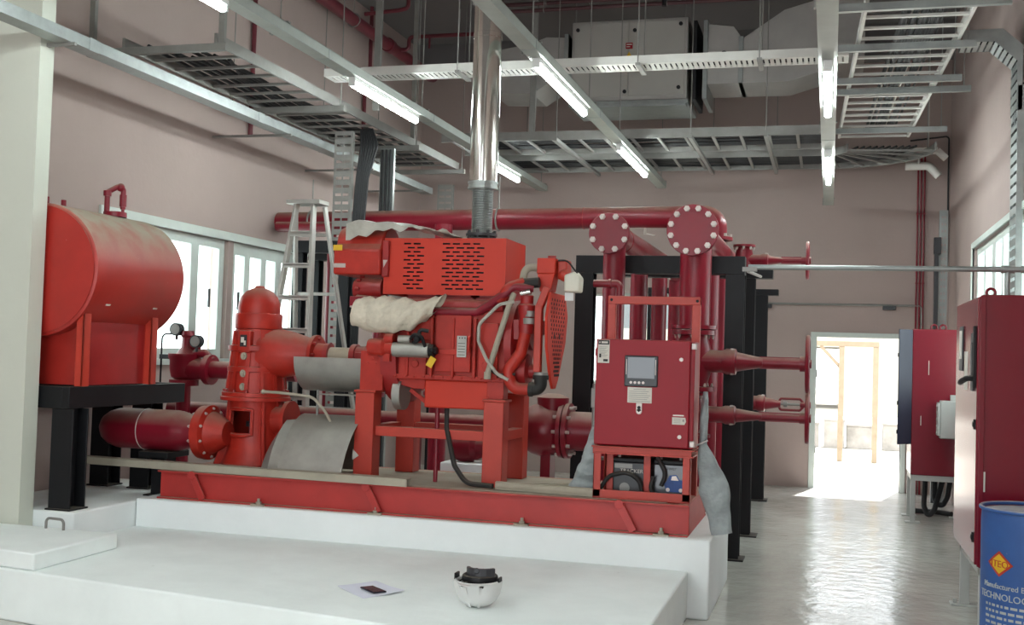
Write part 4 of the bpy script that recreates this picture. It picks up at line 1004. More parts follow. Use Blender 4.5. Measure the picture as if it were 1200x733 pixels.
# ------------------------------------------------------------------ stepladder
t = thing('stepladder','tall aluminium stepladder standing behind the domed pump','stepladder',(-4.73,9.55,0))
LY = 9.55; top = 2.99
def lx(z, s, w0, w1): return -4.73+s*(w1+(w0-w1)*z/top)
A_ = M['alu']
for s in (-1,1):
    g = G(); g.bar((lx(0,s,.085,.32),LY-.55,0),(lx(top,s,.085,.32),LY-.06,top),.028,.075,(0,1,0)); obj('front_rail', g, A_, t, .003)
    g = G(); g.bar((lx(0,s,.15,.4),LY+.75,0),(lx(top,s,.15,.4),LY+.04,top-.03),.025,.06,(0,1,0)); obj('rear_rail', g, A_, t, .003)
for k in range(9):
    z = .3+k*.3; y = LY-.55+.49*z/top; w = abs(lx(z,1,.085,.32)+4.73)
    g = G(); g.box(-4.73-w,y-.045,z-.012,-4.73+w,y+.045,z+.012); g.box(-4.73-w,y-.045,z-.035,-4.73+w,y-.04,z); obj('step', g, A_, t, .002)
for k in range(5):
    z = .5+k*.55; y = LY+.75-.71*z/top; w = abs(lx(z,1,.15,.4)+4.73)
    g = G(); g.box(-4.73-w,y-.012,z-.015,-4.73+w,y+.012,z+.015); obj('brace', g, A_, t, .002)
g = G(); g.box(-4.9,LY-.12,top-.02,-4.56,LY+.09,top+.02); obj('top_cap', g, A_, t, .005)
# ------------------------------------------------------------------ light runs: trunking on rods with tube fittings
def rod(g, x, y, z0, z1=5.99, r=.006): g.cyl((x,y,z0),(x,y,z1),r,n=8)
def light_run(x, y0, y1, z, lab, tubes, rods, tl):
    t = thing('light_trunking',lab,'trunking',(x,y0,z),'light runs across the ceiling')
    g = G(); g.box(x-.06,y0,z-.055,x+.06,y1,z-.05); g.box(x-.06,y0,z-.05,x-.055,y1,z+.02); g.box(x+.055,y0,z-.05,x+.06,y1,z+.02)
    for s in (-1,1): g.box(x+s*.06-(.015 if s > 0 else 0),y0,z+.017,x+s*.06+(.015 if s < 0 else 0),y1,z+.02)
    obj('channel', g, M['runs'], t)
    y = y0+1.2
    while y < y1-.3:
        g = G(); g.box(x-.063,y-.012,z-.058,x+.063,y+.012,z-.05); g.box(x-.063,y-.012,z-.058,x-.06,y+.012,z+.02); g.box(x+.06,y-.012,z-.058,x+.063,y+.012,z+.02); y += 2.4
        obj('joint_cover', g, M['galv'], t)
    for y in rods:
        g = G(); g.box(x-.075,y-.02,z+.02,x+.075,y+.02,z+.03); g.box(x-.075,y-.02,z-.06,x-.063,y+.02,z+.03); rod(g,x,y,z+.03); obj('hanger_rod', g, M['galvd'], t)
    for (ya,yb),lb in zip(tubes,tl):
        f = thing('tube_light',lb,'light',(x,(ya+yb)/2,z-.055),'lit tube lights under the trunking')
        g = G(); g.box(x-.03,ya-.02,z-.09,x+.03,yb+.02,z-.055); 
        for y in (ya-.02,yb-.005): g.box(x-.028,y,z-.13,x+.028,y+.025,z-.085)
        obj('batten', g, M['white'], f, .003)
        g = G(); g.cyl((x,ya+.006,z-.112),(x,yb-.006,z-.112),.026,n=16); obj('lamp_tube', g, M['tube'], f)
    for ya in (-2.6,-.2,2.2):  # unseen tubes behind the camera, added for more overhead light
        g = G(); g.box(x-.03,ya-.02,z-.09,x+.03,ya+1.42,z-.0545); obj('batten', g, M['white'], t, .003)
        g = G(); g.cyl((x,ya,z-.112),(x,ya+1.4,z-.112),.026,n=16); obj('lamp_tube', g, M['tube'], t)
light_run(-3.84,-2.9,14.9,3.94,'left light trunking running toward the back wall, beside the cable ladder',[(5.2,6.42),(8.48,9.95),(12.2,13.6)],[5,7.2,10.1,11.7,14.78],['lit tube light at the left top edge of the photo, nearest on the left run','long lit tube light on the left run, left of the exhaust stack','small far lit tube light on the left run, just right of the exhaust stack'])
light_run(-2.18,-2.9,14.75,3.94,'middle light trunking passing right behind the exhaust stack top',[(8.14,9.85),(11.6,13.35)],[6.8,8.0,10.05,11.6,14.66],['nearer lit tube light on the middle run, right of the exhaust stack','farther lit tube light on the middle run, under the grey air unit'])
light_run(-.05,-2.9,14.6,3.68,'right light trunking seen end on above the doorway',[(7.55,8.95),(10.75,12.4)],[6.4,9.9,14.55],['nearer lit tube light on the right run, seen end on','farther lit tube light on the right run, above the doorway'])

# ------------------------------------------------------------------ cable ladders and trays
def ladder(g, x0, x1, y0, y1, z, step=.3, h=.09, cross='x', rails=True):
    """ladder tray in the xy plane; rungs along cross axis"""
    if cross == 'x':
        for x in (x0,x1-.022): g.box(x,y0,z,x+.022,y1,z+h)
        y = y0+.12
        while y < y1: g.box(x0+.02,y-.016,z+.01,x1-.02,y+.016,z+.03); y += step
    else:
        for y in (y0,y1-.022): g.box(x0,y,z,x1,y+.022,z+h)
        x = x0+.12
        while x < x1: g.box(x-.016,y0+.02,z+.01,x+.016,y1-.02,z+.03); x += step
def cables(g, pts_list, r=.014):
    for p in pts_list: g.tube(fillet(p,.3,6),r,8)
t = thing('cable_ladder','long hanging cable ladder high along the left wall','cable ladder',(-4.95,10,3.95),'hanging cable ladders')
g = G(); ladder(g,-5.36,-4.53,7.5,13.3,3.92); obj('ladder_frame', g, M['galvd'], t)
for y in (7.46,9.6,11.6,13.2):
    g = G(); g.box(-5.64,y-.02,3.86,-4.42,y+.022,3.915)
    for x in (-5.6,-4.46):
        if y < 8: g.box(x-.022,y-.02,3.915,x+.022,y+.022,5.99)
        else: rod(g,x,y,3.915)
    obj('support_channel', g, M['galvd'], t)
g = G(); random.seed(3)
for k in range(9):
    x = -5.28+.055*k+random.uniform(-.02,.02); g.tube(fillet([(x+.1,7.6+.12*k%.5,3.965),(x+random.uniform(-.1,.15),8.6,3.967),(x,9.8,3.965),(x+random.uniform(-.1,.2),11.4,3.966),(x+.05,13.1,3.965)],.5),.016,8)
obj('cables', g, M['cable'], t)
t = thing('cable_tray','narrow galvanised tray crossing the white pier and left wall','cable tray',(-5.05,8,3.62))
g = G(); g.box(-5.12,4.4,3.66,-4.98,13.6,3.664); g.box(-5.12,4.4,3.664,-5.116,13.6,3.74); g.box(-4.984,4.4,3.664,-4.98,13.6,3.74)
for s in range(3): g.box(-4.98,6.6+s*2.4,3.655,-4.977,6.7+s*2.4,3.745)
obj('channel', g, M['galv'], t)
for y in (6.43,9.6,11.6,13.2):
    g = G(); g.box(XL+.002 if y > 7 else -5.184,y-.012,3.638,-4.96,y+.012,3.6605); obj('bracket', g, M['galvd'], t)

def perf_tray_x(name, x0, x1, y0, y1, z, lab, h=.07, slot=.045):
    t = thing(name,lab,'cable tray',((x0+x1)/2,y0,z))
    hs = []; x = x0+.05
    while x < x1-.05: hs.append((x,x+.014,y0+.04,y1-.04)); x += slot
    g = G(); g.holes('z',z,z+.003,x0,x1,y0,y1,hs); 
    for y in (y0,y1-.003): g.box(x0,y,z+.003,x1,y+.003,z+h)
    obj('tray_sheet', g, M['trunk'], t, sharp=20)
    return t
t = perf_tray_x('perforated_tray',-4.5,.1,9.3,9.55,4.12,'slotted white cable tray crossing the hall in front of the grey air unit')
for x in (-3.2,-1.6,-.6):
    g = G(); g.box(x-.02,9.25,4.095,x+.02,9.6,4.118); 
    for y in (9.26,9.58): rod(g,x,y,4.1)
    obj('hanger_rod', g, M['galvd'], t)
g = G(); g.tube([(-4.4,9.4,4.135),(-2,9.42,4.135),(0,9.4,4.135)],.012,8); g.tube([(-4.4,9.47,4.135),(-2,9.46,4.135),(0,9.47,4.135)],.012,8); obj('cables', g, M['cable'], t)

def arc_ladder(g, c, r0, r1, z, a0, a1, n=16, h=.09):
    for r in (r0, r1):
        for k in range(n):
            a, b = a0+(a1-a0)*k/n, a0+(a1-a0)*(k+1)/n
            g.bar((c[0]+r*math.cos(a),c[1]+r*math.sin(a),z+h/2),(c[0]+r*math.cos(b),c[1]+r*math.sin(b),z+h/2),.02,h)
    for k in range(6):
        a = a0+(a1-a0)*(k+.5)/6; g.bar((c[0]+r0*math.cos(a),c[1]+r0*math.sin(a),z+.02),(c[0]+r1*math.cos(a),c[1]+r1*math.sin(a),z+.02),.03,.02)
ZL = 4.07
t = thing('cable_ladder','rear cable ladder across the hall curving into the right hand ladder','cable ladder',(-2.2,13.8,ZL),'hanging cable ladders')
g = G(); ladder(g,-4.4,-.1,13.55,14.5,ZL,.3,.09,'y'); obj('ladder_frame', g, M['galvd'], t)
g = G(); arc_ladder(g,(-.1,13.3),.25,1.2,ZL,0,PI/2); obj('bend', g, M['galvd'], t)
for x in (-4.0,-3.0,-1.5,-.7):
    g = G(); g.box(x-.02,12.1,ZL-.04,x+.02,14.6,ZL-.001)
    for y in (12.15,14.55): rod(g,x,y,ZL-.02)
    obj('support_channel', g, M['galvd'], t)
g = G(); random.seed(5)
for k in range(10):
    y = 13.66+.07*k; q = 13.3; r = y-q
    g.tube(fillet([(-4.3,y,ZL+.045),(-3,y+random.uniform(-.1,.1),ZL+.045),(-1.6,y+random.uniform(-.1,.1),ZL+.045),(-.1,y,ZL+.045),(-.1+r*.75,q+r*.75,ZL+.045),(-.1+r,q,ZL+.045)],.2),.015,8)
obj('cables', g, M['cable'], t)
t = thing('cable_ladder','front cable ladder across the hall, nearer of the two rear ones','cable ladder',(-2.2,12.6,ZL),'hanging cable ladders')
g = G(); ladder(g,-4.4,.0,12.25,13.15,ZL,.3,.1,'y'); obj('ladder_frame', g, M['galvd'], t)
g = G()
for k in range(8):
    y = 12.37+.08*k; g.tube(fillet([(-4.3,y,ZL+.045),(-3,y+random.uniform(-.1,.1),ZL+.045),(-1.6,y+random.uniform(-.1,.1),ZL+.045),(-.05,y,ZL+.045)],.4),.016,8)
obj('cables', g, M['cable'], t)

# right hand ladder, slightly askew to the room
t = thing('cable_ladder','pale cable ladder loaded with cables overhead on the right','cable ladder',(.5,11,4.2),'hanging cable ladders')
yaw = -.031
def rp(u, y, z): return (.245-(y-7.0)*.031+u, y+u*.03, z)
g = G()
for u in (0,.745):
    g.bar(rp(u,5.4,4.245),rp(u,13.2,4.245),.024,.09)
y = 5.5
while y < 13.2: g.bar(rp(.01,y,4.22),rp(.735,y,4.22),.032,.02); y += .285
obj('ladder_frame', g, M['trunk'], t)
for y, xe in ((8.2,1.15),(9.27,1.05),(10.36,1.06),(10.78,1.18),(12.6,1.15),(13.95,1.12)):
    g = G(); g.box(-.1,y-.022,4.135,xe,y+.022,4.19)
    rod(g,0,y,4.15,5.99,.005); rod(g,xe-.06,y,4.15,5.99,.005)
    obj('support_channel', g, M['galv'], t)
g = G(); random.seed(9)
for k in range(14):
    u = .28+.022*k
    g.tube(fillet([rp(u,5.5,4.245),rp(u+random.uniform(-.03,.03),7.5,4.246+.01*(k%3)),rp(u,9.4,4.245),rp(u+random.uniform(-.04,.04),11.2,4.25),rp(u,13.1,4.245)],.4),.011 if k%2 else .016,8)
obj('cables', g, M['cable'], t)
g = G()
for k in range(6):
    u = .3+.035*k
    g.tube([rp(u,5.5,4.27),rp(u+.02*math.sin(k),9,4.275),rp(u,13.1,4.27)],.009,8)
obj('pale_cables', g, M['label'], t)

# vertical trays at the left and right walls
def vtray(name, x, y, w, z0, z1, lab, axis='x', m='galvd', cab=0, th=.05, slots=True):
    t = thing(name,lab,'cable tray',(x,y,z0),'upright cable trays')
    hs = []; z = z0+.05
    while z < z1-.06 and slots:
        hs.append((-w/2+.025,-.008,z,z+.028)); hs.append((.008,w/2-.025,z,z+.028)); z += .085
    g = G()
    if axis == 'x':
        g.holes('y',y,y+.003,x-w/2,x+w/2,z0,z1,[(x+a,x+b,c,d) for a,b,c,d in hs]); g.box(x-w/2,y+.003,z0,x-w/2+.003,y+th,z1); g.box(x+w/2-.003,y+.003,z0,x+w/2,y+th,z1)
    else:
        g.holes('x',x,x+.003,y-w/2,y+w/2,z0,z1,[(y+a,y+b,c,d) for a,b,c,d in hs]); g.box(x+.003,y-w/2,z0,x+th,y-w/2+.003,z1); g.box(x+.003,y+w/2-.003,z0,x+th,y+w/2,z1)
    obj('tray_sheet', g, M[m], t, sharp=20)
    if cab:
        g = G()
        for k in range(cab):
            xx = x-w/2+.03+k*(w-.06)/max(1,cab-1)
            g.cyl((xx,y-.02,z0+.02),(xx,y-.02,z1-.02),.014,n=8) if axis == 'x' else g.cyl((x-.02,y-w/2+.03+k*(w-.06)/max(1,cab-1),z0+.02),(x-.02,y-w/2+.03+k*(w-.06)/max(1,cab-1),z1-.02),.014,n=8)
        obj('cables', g, M['cable'], t)
    return t
vtray('upright_tray',-4.83,10.5,.2,0.0,3.86,'slotted upright tray dropping from the left ladder above the stepladder')
vtray('upright_tray',-4.72,11.4,.16,0.0,3.85,'upright tray with dark cables on it, middle of the three left drops','x','galv',3,slots=False)
vtray('upright_tray',-5.02,14.2,.22,0.0,3.88,'slotted upright tray farthest back, just left of the exhaust stack')
g = G(); random.seed(11)
for k in range(7):
    g.tube(fillet([(-4.75+.02*k,10.75,3.93),(-4.72+.03*k,10.7,3.75),(-4.74+.02*k,10.66,3.4),(-4.78+.02*k,10.64,2.6),(-4.8+.02*k,10.64,0)],.15),.014,8)
tag(obj('cable_bundle', g, M['cable']),'dark cable bundle dropping beside the slotted upright tray above the stepladder','cables')
# right wall
vtray('upright_tray',XR-.053,9.75,.34,0.,3.9,'broad slotted upright tray on the right wall above the near cabinet','y','galv',0,.05)
vtray('upright_tray',1.31,14.55,.1,0.,3.55,'narrow slotted upright tray in the far right corner beside the window','x','galv')
g = G(); g.box(1.2,14.4,0,1.245,14.5,3.0); g.box(1.19,14.38,3.0,1.27,14.5,3.2); tag(obj('cable_duct', g, M['dgrey'], bev=.004),'dark upright cable duct in the far right corner','cable duct')
t = thing('tray_elbow','galvanised tray elbow turning down the right wall from the overhead ladder','cable tray',(1.3,9.7,4.2))
for y in (9.58,9.9):
    g = G(); g.prism([(.98,y,4.26),(1.22,y,4.26),(1.39,y,4.1),(1.39,y,3.7),(1.43,y,3.7),(1.43,y,4.22),(1.28,y,4.36),(.98,y,4.36)],(0,.004,0)); obj('side_plate', g, M['galv'], t)
g = G(); 
for a, b in (((.98,9.74,4.26),(1.22,9.74,4.26)),((1.22,9.74,4.26),(1.39,9.74,4.1)),((1.39,9.74,4.1),(1.39,9.74,3.7))):
    a, b = Vector(a), Vector(b); n = 5
    for k in range(n):
        p, q = a.lerp(b,k/n+.03), a.lerp(b,(k+1)/n-.03); g.bar(p,q,.31,.004,(0,0,1) if abs((b-a).z) < .3 else (1,0,0))
obj('rungs', g, M['galv'], t)
g = G()
for k in range(4): g.tube(fillet([(1.0,9.66+.05*k,4.31),(1.26,9.66+.05*k,4.31),(1.4,9.66+.05*k,4.15),(1.41,9.66+.05*k,3.6)],.12),.015,8)
obj('cables', g, M['cable'], t)
t = thing('duct_bend','short white slotted tray end bent over at the far right corner','cable tray',(1.05,14.3,4.2))
g = G(); g.bar((.62,14.3,4.24),(1.2,14.3,4.24),.14,.06); g.bar((1.2,14.3,4.24),(1.3,14.3,4.14),.14,.06); g.cyl((1.0,14.32,4.24),(1.0,14.5,4.09),.012,n=8); g.tube(fillet([(.85,14.5,4.09),(1.12,14.5,4.09),(1.24,14.5,3.96)],.08),.05,12); g.cyl((1.1,14.3,4.26),(1.1,14.3,6.0),.006,n=8); obj('bend', g, M['trunk'], t, .004)

# ------------------------------------------------------------------ air unit and ducts under the ceiling
t = thing('air_unit','grey boxed air handling unit hung under the ceiling','air unit',(-2.26,12.9,4.55))
g = G(); g.box(-2.93,12.5,4.55,-1.6,13.3,5.48); obj('casing', g, M['duct'], t, .01)
g = G(); g.box(-2.9,12.485,4.6,-2.27,12.5,5.45); g.box(-2.262,12.485,4.6,-1.63,12.5,5.45); obj('access_panel', g, M['ahu'], t, .004)
for x,z in ((-2.86,5.38),(-1.68,5.4),(-2.2,5.35),(-1.69,4.68),(-2.3,4.65)):
    g = G(); g.cyl((x,12.485,z),(x,12.47,z),.022,n=12); obj('panel_knob', g, M['black'], t)
g = G(); g.box(-2.3,12.483,5.14,-2.22,12.4855,5.21); sg = obj('red_sign', g, M['panel'], t)
g = G(); g.box(-2.29,12.482,5.185,-2.23,12.4835,5.195); g.box(-2.29,12.482,5.16,-2.25,12.4835,5.168); obj('print', g, M['label'], sg)
g = G(); g.prism([(-2.3,12.484,5.03),(-2.22,12.484,5.03),(-2.26,12.484,5.11)],(0,-.002,0)); obj('warning_triangle', g, M['yellow'], t)
g = G(); g.box(-2.33,12.483,4.975,-2.21,12.4855,5.0); obj('text_strip', g, M['ink'], t)
g = G(); g.box(-2.95,12.48,4.5,-1.58,13.32,4.548); g.box(-2.9,12.45,4.47,-1.6,12.6,4.5); obj('base_frame', g, M['galv'], t, .005)
g = G()
for x in (-2.9,-1.64):
    for y in (12.55,13.25): rod(g,x,y,5.48,5.99,.008)
obj('hanger_rod', g, M['galvd'], t)
for k,x in enumerate((-1.55,-1.43)):
    g = G(); g.box(x,12.52,4.55,x+.05,13.28,5.44); obj('collar_flange', g, M['black'] if k == 0 else M['galv'], t, .004)
t = thing('air_duct','sheet metal air duct right of the grey air unit, widening upward','duct',(-.9,12.9,4.7))
g = G(); g.prism([(-1.38,12.55,4.72),(-1.38,12.55,5.4),(-1.1,12.55,5.36),(-1.0,12.55,5.22),(-.55,12.55,5.52),(.3,12.55,5.75),(.3,12.55,4.95),(-.5,12.55,4.72)],(0,.7,0)); obj('duct_body', g, M['duct'], t, .005)
g = G(); g.box(-1.04,12.53,4.72,-.99,13.27,5.24); obj('flange', g, M['galv'], t, .003)
g = G(); g.cbox((-.42,12.545,5.0),(.1,.01,.03),Matrix.Rotation(-.3,3,'Y')); g.cyl((-1.2,12.55,5.05),(-1.2,12.53,5.05),.035); obj('damper_handle', g, M['dgrey'], t)
t = thing('air_duct','sheet metal air duct left of the grey air unit','duct',(-3.3,12.9,4.9))
g = G(); g.prism([(-2.98,12.55,4.95),(-2.98,12.55,5.32),(-3.25,12.55,5.34),(-3.45,12.55,5.27),(-3.9,12.55,5.2),(-3.9,12.55,4.7),(-3.4,12.55,4.68)],(0,.7,0)); obj('duct_body', g, M['duct'], t, .005)
g = G(); g.box(-3.03,12.53,4.9,-2.98,13.27,5.36); obj('flange', g, M['galv'], t, .003)
g = G(); g.cyl((-3.62,12.55,4.95),(-3.62,12.53,4.95),.04); obj('damper_handle', g, M['dgrey'], t)
for i,(z,x0,x1,lab) in enumerate([(5.66,-3.9,1.4,'upper dark sprinkler pipe crossing above the grey air unit'),(5.55,-3.6,-.4,'lower dark sprinkler pipe crossing just above the grey air unit')]):
    t = thing('sprinkler_pipe',lab,'pipe',((x0+x1)/2,12.4,z))
    g = G(); g.cyl((x0,12.3-.1*i,z),(x1,12.3-.1*i,z),.022,n=12); obj('pipe_run', g, M['pipedk'], t)
    for x in (-3.2,-1.8,-.5):
        g = G(); g.cyl((x,12.3-.1*i,z),(x,12.3-.1*i,5.99),.006,n=8); g.torus((x,12.3-.1*i,z),(1,0,0),.028,.005,16,6); obj('hanger_rod', g, M['galvd'], t)
    g = G(); g.cyl((-1.83,12.3-.1*i,z-.03),(-1.83,12.3-.1*i,z+.06),.03); obj('tee', g, M['black'], t)

# sprinkler main and branches on the left
t = thing('sprinkler_main','thick crimson sprinkler main high along the left wall','pipe',(-5.45,10,5.49))
g = G(); g.cyl((-5.45,4.5,5.49),(-5.45,14.75,5.49),.072,n=20); obj('pipe_run', g, M['sprk'], t)
for y in (13.1,14.6):
    g = G(); g.cyl((-5.45,y-.06,5.49),(-5.45,y+.06,5.49),.09,n=20); obj('coupling', g, M['sprk'], t)
for y in (6,9,12):
    g = G(); g.torus((-5.45,y,5.49),(0,1,0),.08,.008,20,6); rod(g,-5.45,y,5.57); obj('hanger_rod', g, M['galvd'], t)
t = thing('sprinkler_branch','crimson sprinkler branch rising off the left main and running right','pipe',(-5.3,13.35,5.49))
g = G(); g.tube(fillet([(-5.4,13.35,5.5),(-5.28,13.35,5.5),(-5.28,13.35,5.66),(-4.2,13.35,5.66)],.05),.026,12); g.cyl((-5.0,13.35,5.66),(-5.0,13.35,5.5),.014); obj('pipe_run', g, M['sprk'], t)
g = G(); rod(g,-4.6,13.35,5.66); obj('hanger_rod', g, M['galvd'], t)
t = thing('sprinkler_branch','short crimson sprinkler branch hooking up to the ceiling','pipe',(-5.2,12.2,5.75))
g = G(); g.tube(fillet([(-5.4,12.2,5.62),(-4.98,12.2,5.64),(-4.85,12.2,5.66),(-4.85,12.2,5.98)],.05),.024,12); obj('pipe_run', g, M['sprk'], t)
for k,(y,z0,z1,lab) in enumerate([(10.25,3.78,5.98,'dark red upright pipe on the left wall above the window, nearest one'),(13.1,4.0,5.98,'dark red upright pipe with a kink on the left wall, behind the nearest one')]):
    g = G(); g.tube(fillet([(XL+.04,y,z0),(XL+.04,y,4.9),(XL+(.04 if k == 0 else .1),y,5.05),(XL+(.04 if k == 0 else .1),y,6.0)],.05),.025,12)
    tag(obj('upright_pipe', g, M['sprk']),lab,'pipe')
for k,(x,y,w,lab) in enumerate([(-4.4,10.3,.07,'grey steel drop post from the ceiling beside the sprinkler main, nearer one'),(-4.7,12.1,.05,'grey steel drop post from the ceiling, farther one left of the exhaust stack'),(-3.35,12.4,.07,'grey steel drop post from the ceiling just left of the exhaust stack')]):
    g = G(); g.box(x-w/2,y-.02,4.02 if k < 2 else 4.12,x+w/2,y+.02,6.0); tag(obj('drop_post', g, M['galvd'], bev=.003),lab,'post')

# conduits on the right
t = thing('conduit','galvanised conduit bridging from the pipe rack to the right wall','conduit',(.3,8.0,2.3))
g = G(); g.tube([(-.56,8.0,2.3),(1.449,8.0,2.3)],.018,12); g.tube([(1.12,8.0,2.3),(1.12,8.0,2.12)],.018,12); obj('tube_run', g, M['galv'], t)
g = G(); g.cyl((1.08,8.0,2.3),(1.16,8.0,2.3),.026); g.cyl((1.2,8.0,2.3),(1.28,8.0,2.3),.024); obj('tee', g, M['galv'], t)
g = G(); g.box(-.6,7.98,2.27,-.5,8.02,2.3); g.cyl((-.56,8,2.27),(-.56,9.45,2.34),.012); obj('bracket', g, M['galvd'], t)
t = thing('conduit','thin conduit along the back wall with two black boxes left of the doorway','conduit',(.1,15.28,2.4))
g = G(); g.tube(fillet([(-.95,15.275,2.41),(1.1,15.275,2.41),(1.13,15.275,2.38),(1.13,15.275,1.95)],.04),.016,10); obj('tube_run', g, M['galvd'], t)
for x in (-.83,.73):
    g = G(); g.box(x-.08,15.24,2.35,x+.08,15.298,2.4); obj('junction_box', g, M['dgrey'], t, .004)
for k, x in enumerate((1.055,1.095,1.135)):
    g = G(); g.tube([(x,15.27,0),(x,15.27,4.4)],.011,8)
    for z in (2.7,3.6): g.box(x-.016,15.255,z-.01,x+.016,15.299,z+.01)
    tag(obj('alarm_conduit', g, M['crim']),('left of three thin red upright conduits on the back wall','middle of three thin red upright conduits on the back wall','right of three thin red upright conduits on the back wall')[k],'conduit','red conduits on the back wall')
g = G(); g.tube(fillet([(.95,15.27,4.55),(1.42,15.27,4.6),(1.42,15.27,2.9)],.04),.011,8); tag(obj('wall_cable', g, M['cable']),'dark cable turning down the far right corner of the hall','cable')

# ------------------------------------------------------------------ cabinets on the right
t = thing('electrical_cabinet','near tall dark red electrical cabinet behind the blue drum','cabinet',(1.15,7.9,0))
CB = M['cab']
g = G(); g.box(.885,7.31,.44,1.44,8.5,2.09); obj('body', g, CB, t, .008)
g = G(); g.box(.86,7.3,.46,.884,8.47,2.075); dr = obj('door', g, CB, t, .006)
g = G(); g.box(.875,7.292,.45,.905,7.309,2.085); obj('door_edge', g, CB, t, .003)
g = G(); g.box(.85,7.42,1.5,.862,7.55,1.86); g.box(.845,7.44,1.56,.852,7.53,1.8); obj('lock_plate', g, M['dgrey'], dr, .006)
g = G(); g.box(.83,7.36,1.5,.872,7.4,1.95) if False else g.box(.843,7.335,1.52,.861,7.385,1.9); g.tube(fillet([(.86,7.36,1.58),(.81,7.36,1.58),(.79,7.45,1.56),(.79,7.52,1.55)],.03),.018,10); obj('handle', g, M['black'], dr, .004)
g = G(); g.box(.85,8.0,1.62,.861,8.2,1.92); m_ = obj('meter', g, M['dgrey'], dr, .01); g = G(); g.box(.847,8.03,1.7,.851,8.17,1.89); obj('meter_face', g, M['label'], m_)
g = G(); g.box(.8565,7.75,1.5,.8605,7.95,1.75); obj('data_plate', g, M['label'], dr)
for z in (.62,1.3):
    g = G(); g.cyl((.868,7.345,z-.03),(.868,7.345,z+.03),.02,n=12); g.box(.845,7.33,z-.015,.87,7.37,z+.015); obj('hinge', g, M['black'], dr)
g = G(); g.box(.905,7.296,.9,.915,7.3,1.02); obj('scratch', g, M['label'], t)
for y in (7.4,8.4):
    for x in (.93,1.39):
        g = G(); g.box(x-.03,y-.03,.012,x+.03,y+.03,.44); g.box(x-.09,y-.06,0,x+.09,y+.06,.012); bolts(g,(x-.06,y,.012),(0,0,1),.0,1,.014,.03); obj('leg', g, M['grey'], t, .003)
g = G(); g.box(.9,7.37,.38,1.42,8.43,.438); obj('base_frame', g, M['grey'], t, .004)
for x,y in ((1.2,7.4),(1.36,7.5),(.95,7.45)):
    g = G(); g.torus((x,y,2.11),(0,1,0),.025,.009,18,8); obj('lifting_eye', g, CB, t)
t = thing('electrical_cabinet','far dark red cabinet with its narrow door open beside the doorway','cabinet',(1.05,12.8,0))
g = G(); g.box(.84,12.5,.5,1.4,13.15,2.03); obj('body', g, CB, t, .008)
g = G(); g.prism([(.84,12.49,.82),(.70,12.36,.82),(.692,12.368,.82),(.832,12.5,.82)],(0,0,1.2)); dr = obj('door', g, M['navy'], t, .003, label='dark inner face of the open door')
for z in (.95,1.25,1.75):
    g = G(); g.cyl((.693,12.362,z-.02),(.693,12.362,z+.02),.009,n=8); obj('hinge', g, M['black'], dr)
g = G(); g.box(1.0,12.497,1.55,1.006,12.5,1.7); g.box(.93,12.497,1.02,.936,12.5,1.12); obj('scratch', g, M['label'], t)
for x,y in ((.87,12.54),(.87,13.1),(1.36,12.54),(1.36,13.1)):
    g = G(); g.box(x-.025,y-.025,.012,x+.025,y+.025,.44); g.box(x-.075,y-.06,0,x+.075,y+.06,.012); obj('leg', g, M['grey'], t, .002)
g = G(); g.box(.845,12.515,.44,1.385,13.125,.5); obj('base_frame', g, M['grey'], t, .003)
for x in (1.07,1.16):
    g = G(); g.torus((x,12.75,2.055),(0,1,0),.03,.01,18,8); obj('lifting_eye', g, CB, t)
t = thing('junction_box','grey plastic junction box fixed to the side of the far red cabinet','junction box',(1.2,12.45,.9))
g = G(); g.box(1.11,12.36,.9,1.3,12.497,1.29); obj('box_body', g, M['grey'], t, .01)
g = G(); g.box(1.085,12.355,.93,1.11,12.5,1.27); 
for z in (.96,1.03,1.1,1.17,1.24): g.cyl((1.09,12.38,z),(1.075,12.38,z),.018,n=10)
obj('cable_glands', g, M['grey'], t, .003)
g = G(); g.box(1.21,12.38,1.29,1.26,12.44,1.35); obj('top_gland', g, M['grey'], t, .004)
g = G(); g.box(1.31,11.95,0,1.33,12.35,1.2); tag(obj('cable_cover', g, CB, bev=.003),'narrow dark red cover strip between the two red cabinets','cover')
for k,(pts,lab) in enumerate([([(1.02,12.9,.45),(1.0,12.8,.15),(1.04,12.7,.05),(1.1,12.72,.12),(1.16,12.85,.3),(1.2,12.9,.45)],'loose black cable loop under the far cabinet, leftmost of the loops'),([(1.12,12.95,.45),(1.11,12.85,.22),(1.17,12.75,.14),(1.24,12.85,.25),(1.27,12.9,.45)],'loose black cable loop under the far cabinet, rightmost of the loops'),([(.93,13.3,.03),(1.05,13.26,.035),(1.2,13.3,.03),(1.32,13.2,.03)],'dusty cable lying on the floor behind the far cabinet legs')]):
    g = G(); g.tube(fillet(pts,.1,8),.028,10); tag(obj('cable_loop', g, M['cable']),lab,'cable')

# ------------------------------------------------------------------ blue drum
DX, DY, DR = 1.125, 6.82, .292
t = thing('steel_drum','dusty blue steel drum with yellow diamond emblem and printed lettering','drum',(DX,DY,0))
g = G(); g.lathe((DX,DY,0),(0,0,1),[(DR-.01,0),(DR,.006),(DR,.02),(DR-.006,.03),(DR-.006,.08),(DR+.004,.095),(DR-.006,.11),(DR-.006,.3),(DR-.006,.6),(DR-.006,.8),(DR-.008,.84),(DR-.01,.855)],64)
obj('barrel', g, M['drum'], t)
g = G(); g.torus((DX,DY,.868),(0,0,1),DR-.004,.011,64,10); obj('rim', g, M['drum'], t)
g = G(); g.cyl((DX,DY,.845),(DX,DY,.853),DR-.012,n=64); obj('lid', g, M['beige'], t)
g = G(); g.cyl((DX-.06,DY-.2,.853),(DX-.06,DY-.2,.872),.032,n=20); obj('bung', g, M['label'], t)
a_c = math.atan2(-1,-.1)   # angle on the drum facing the aisle
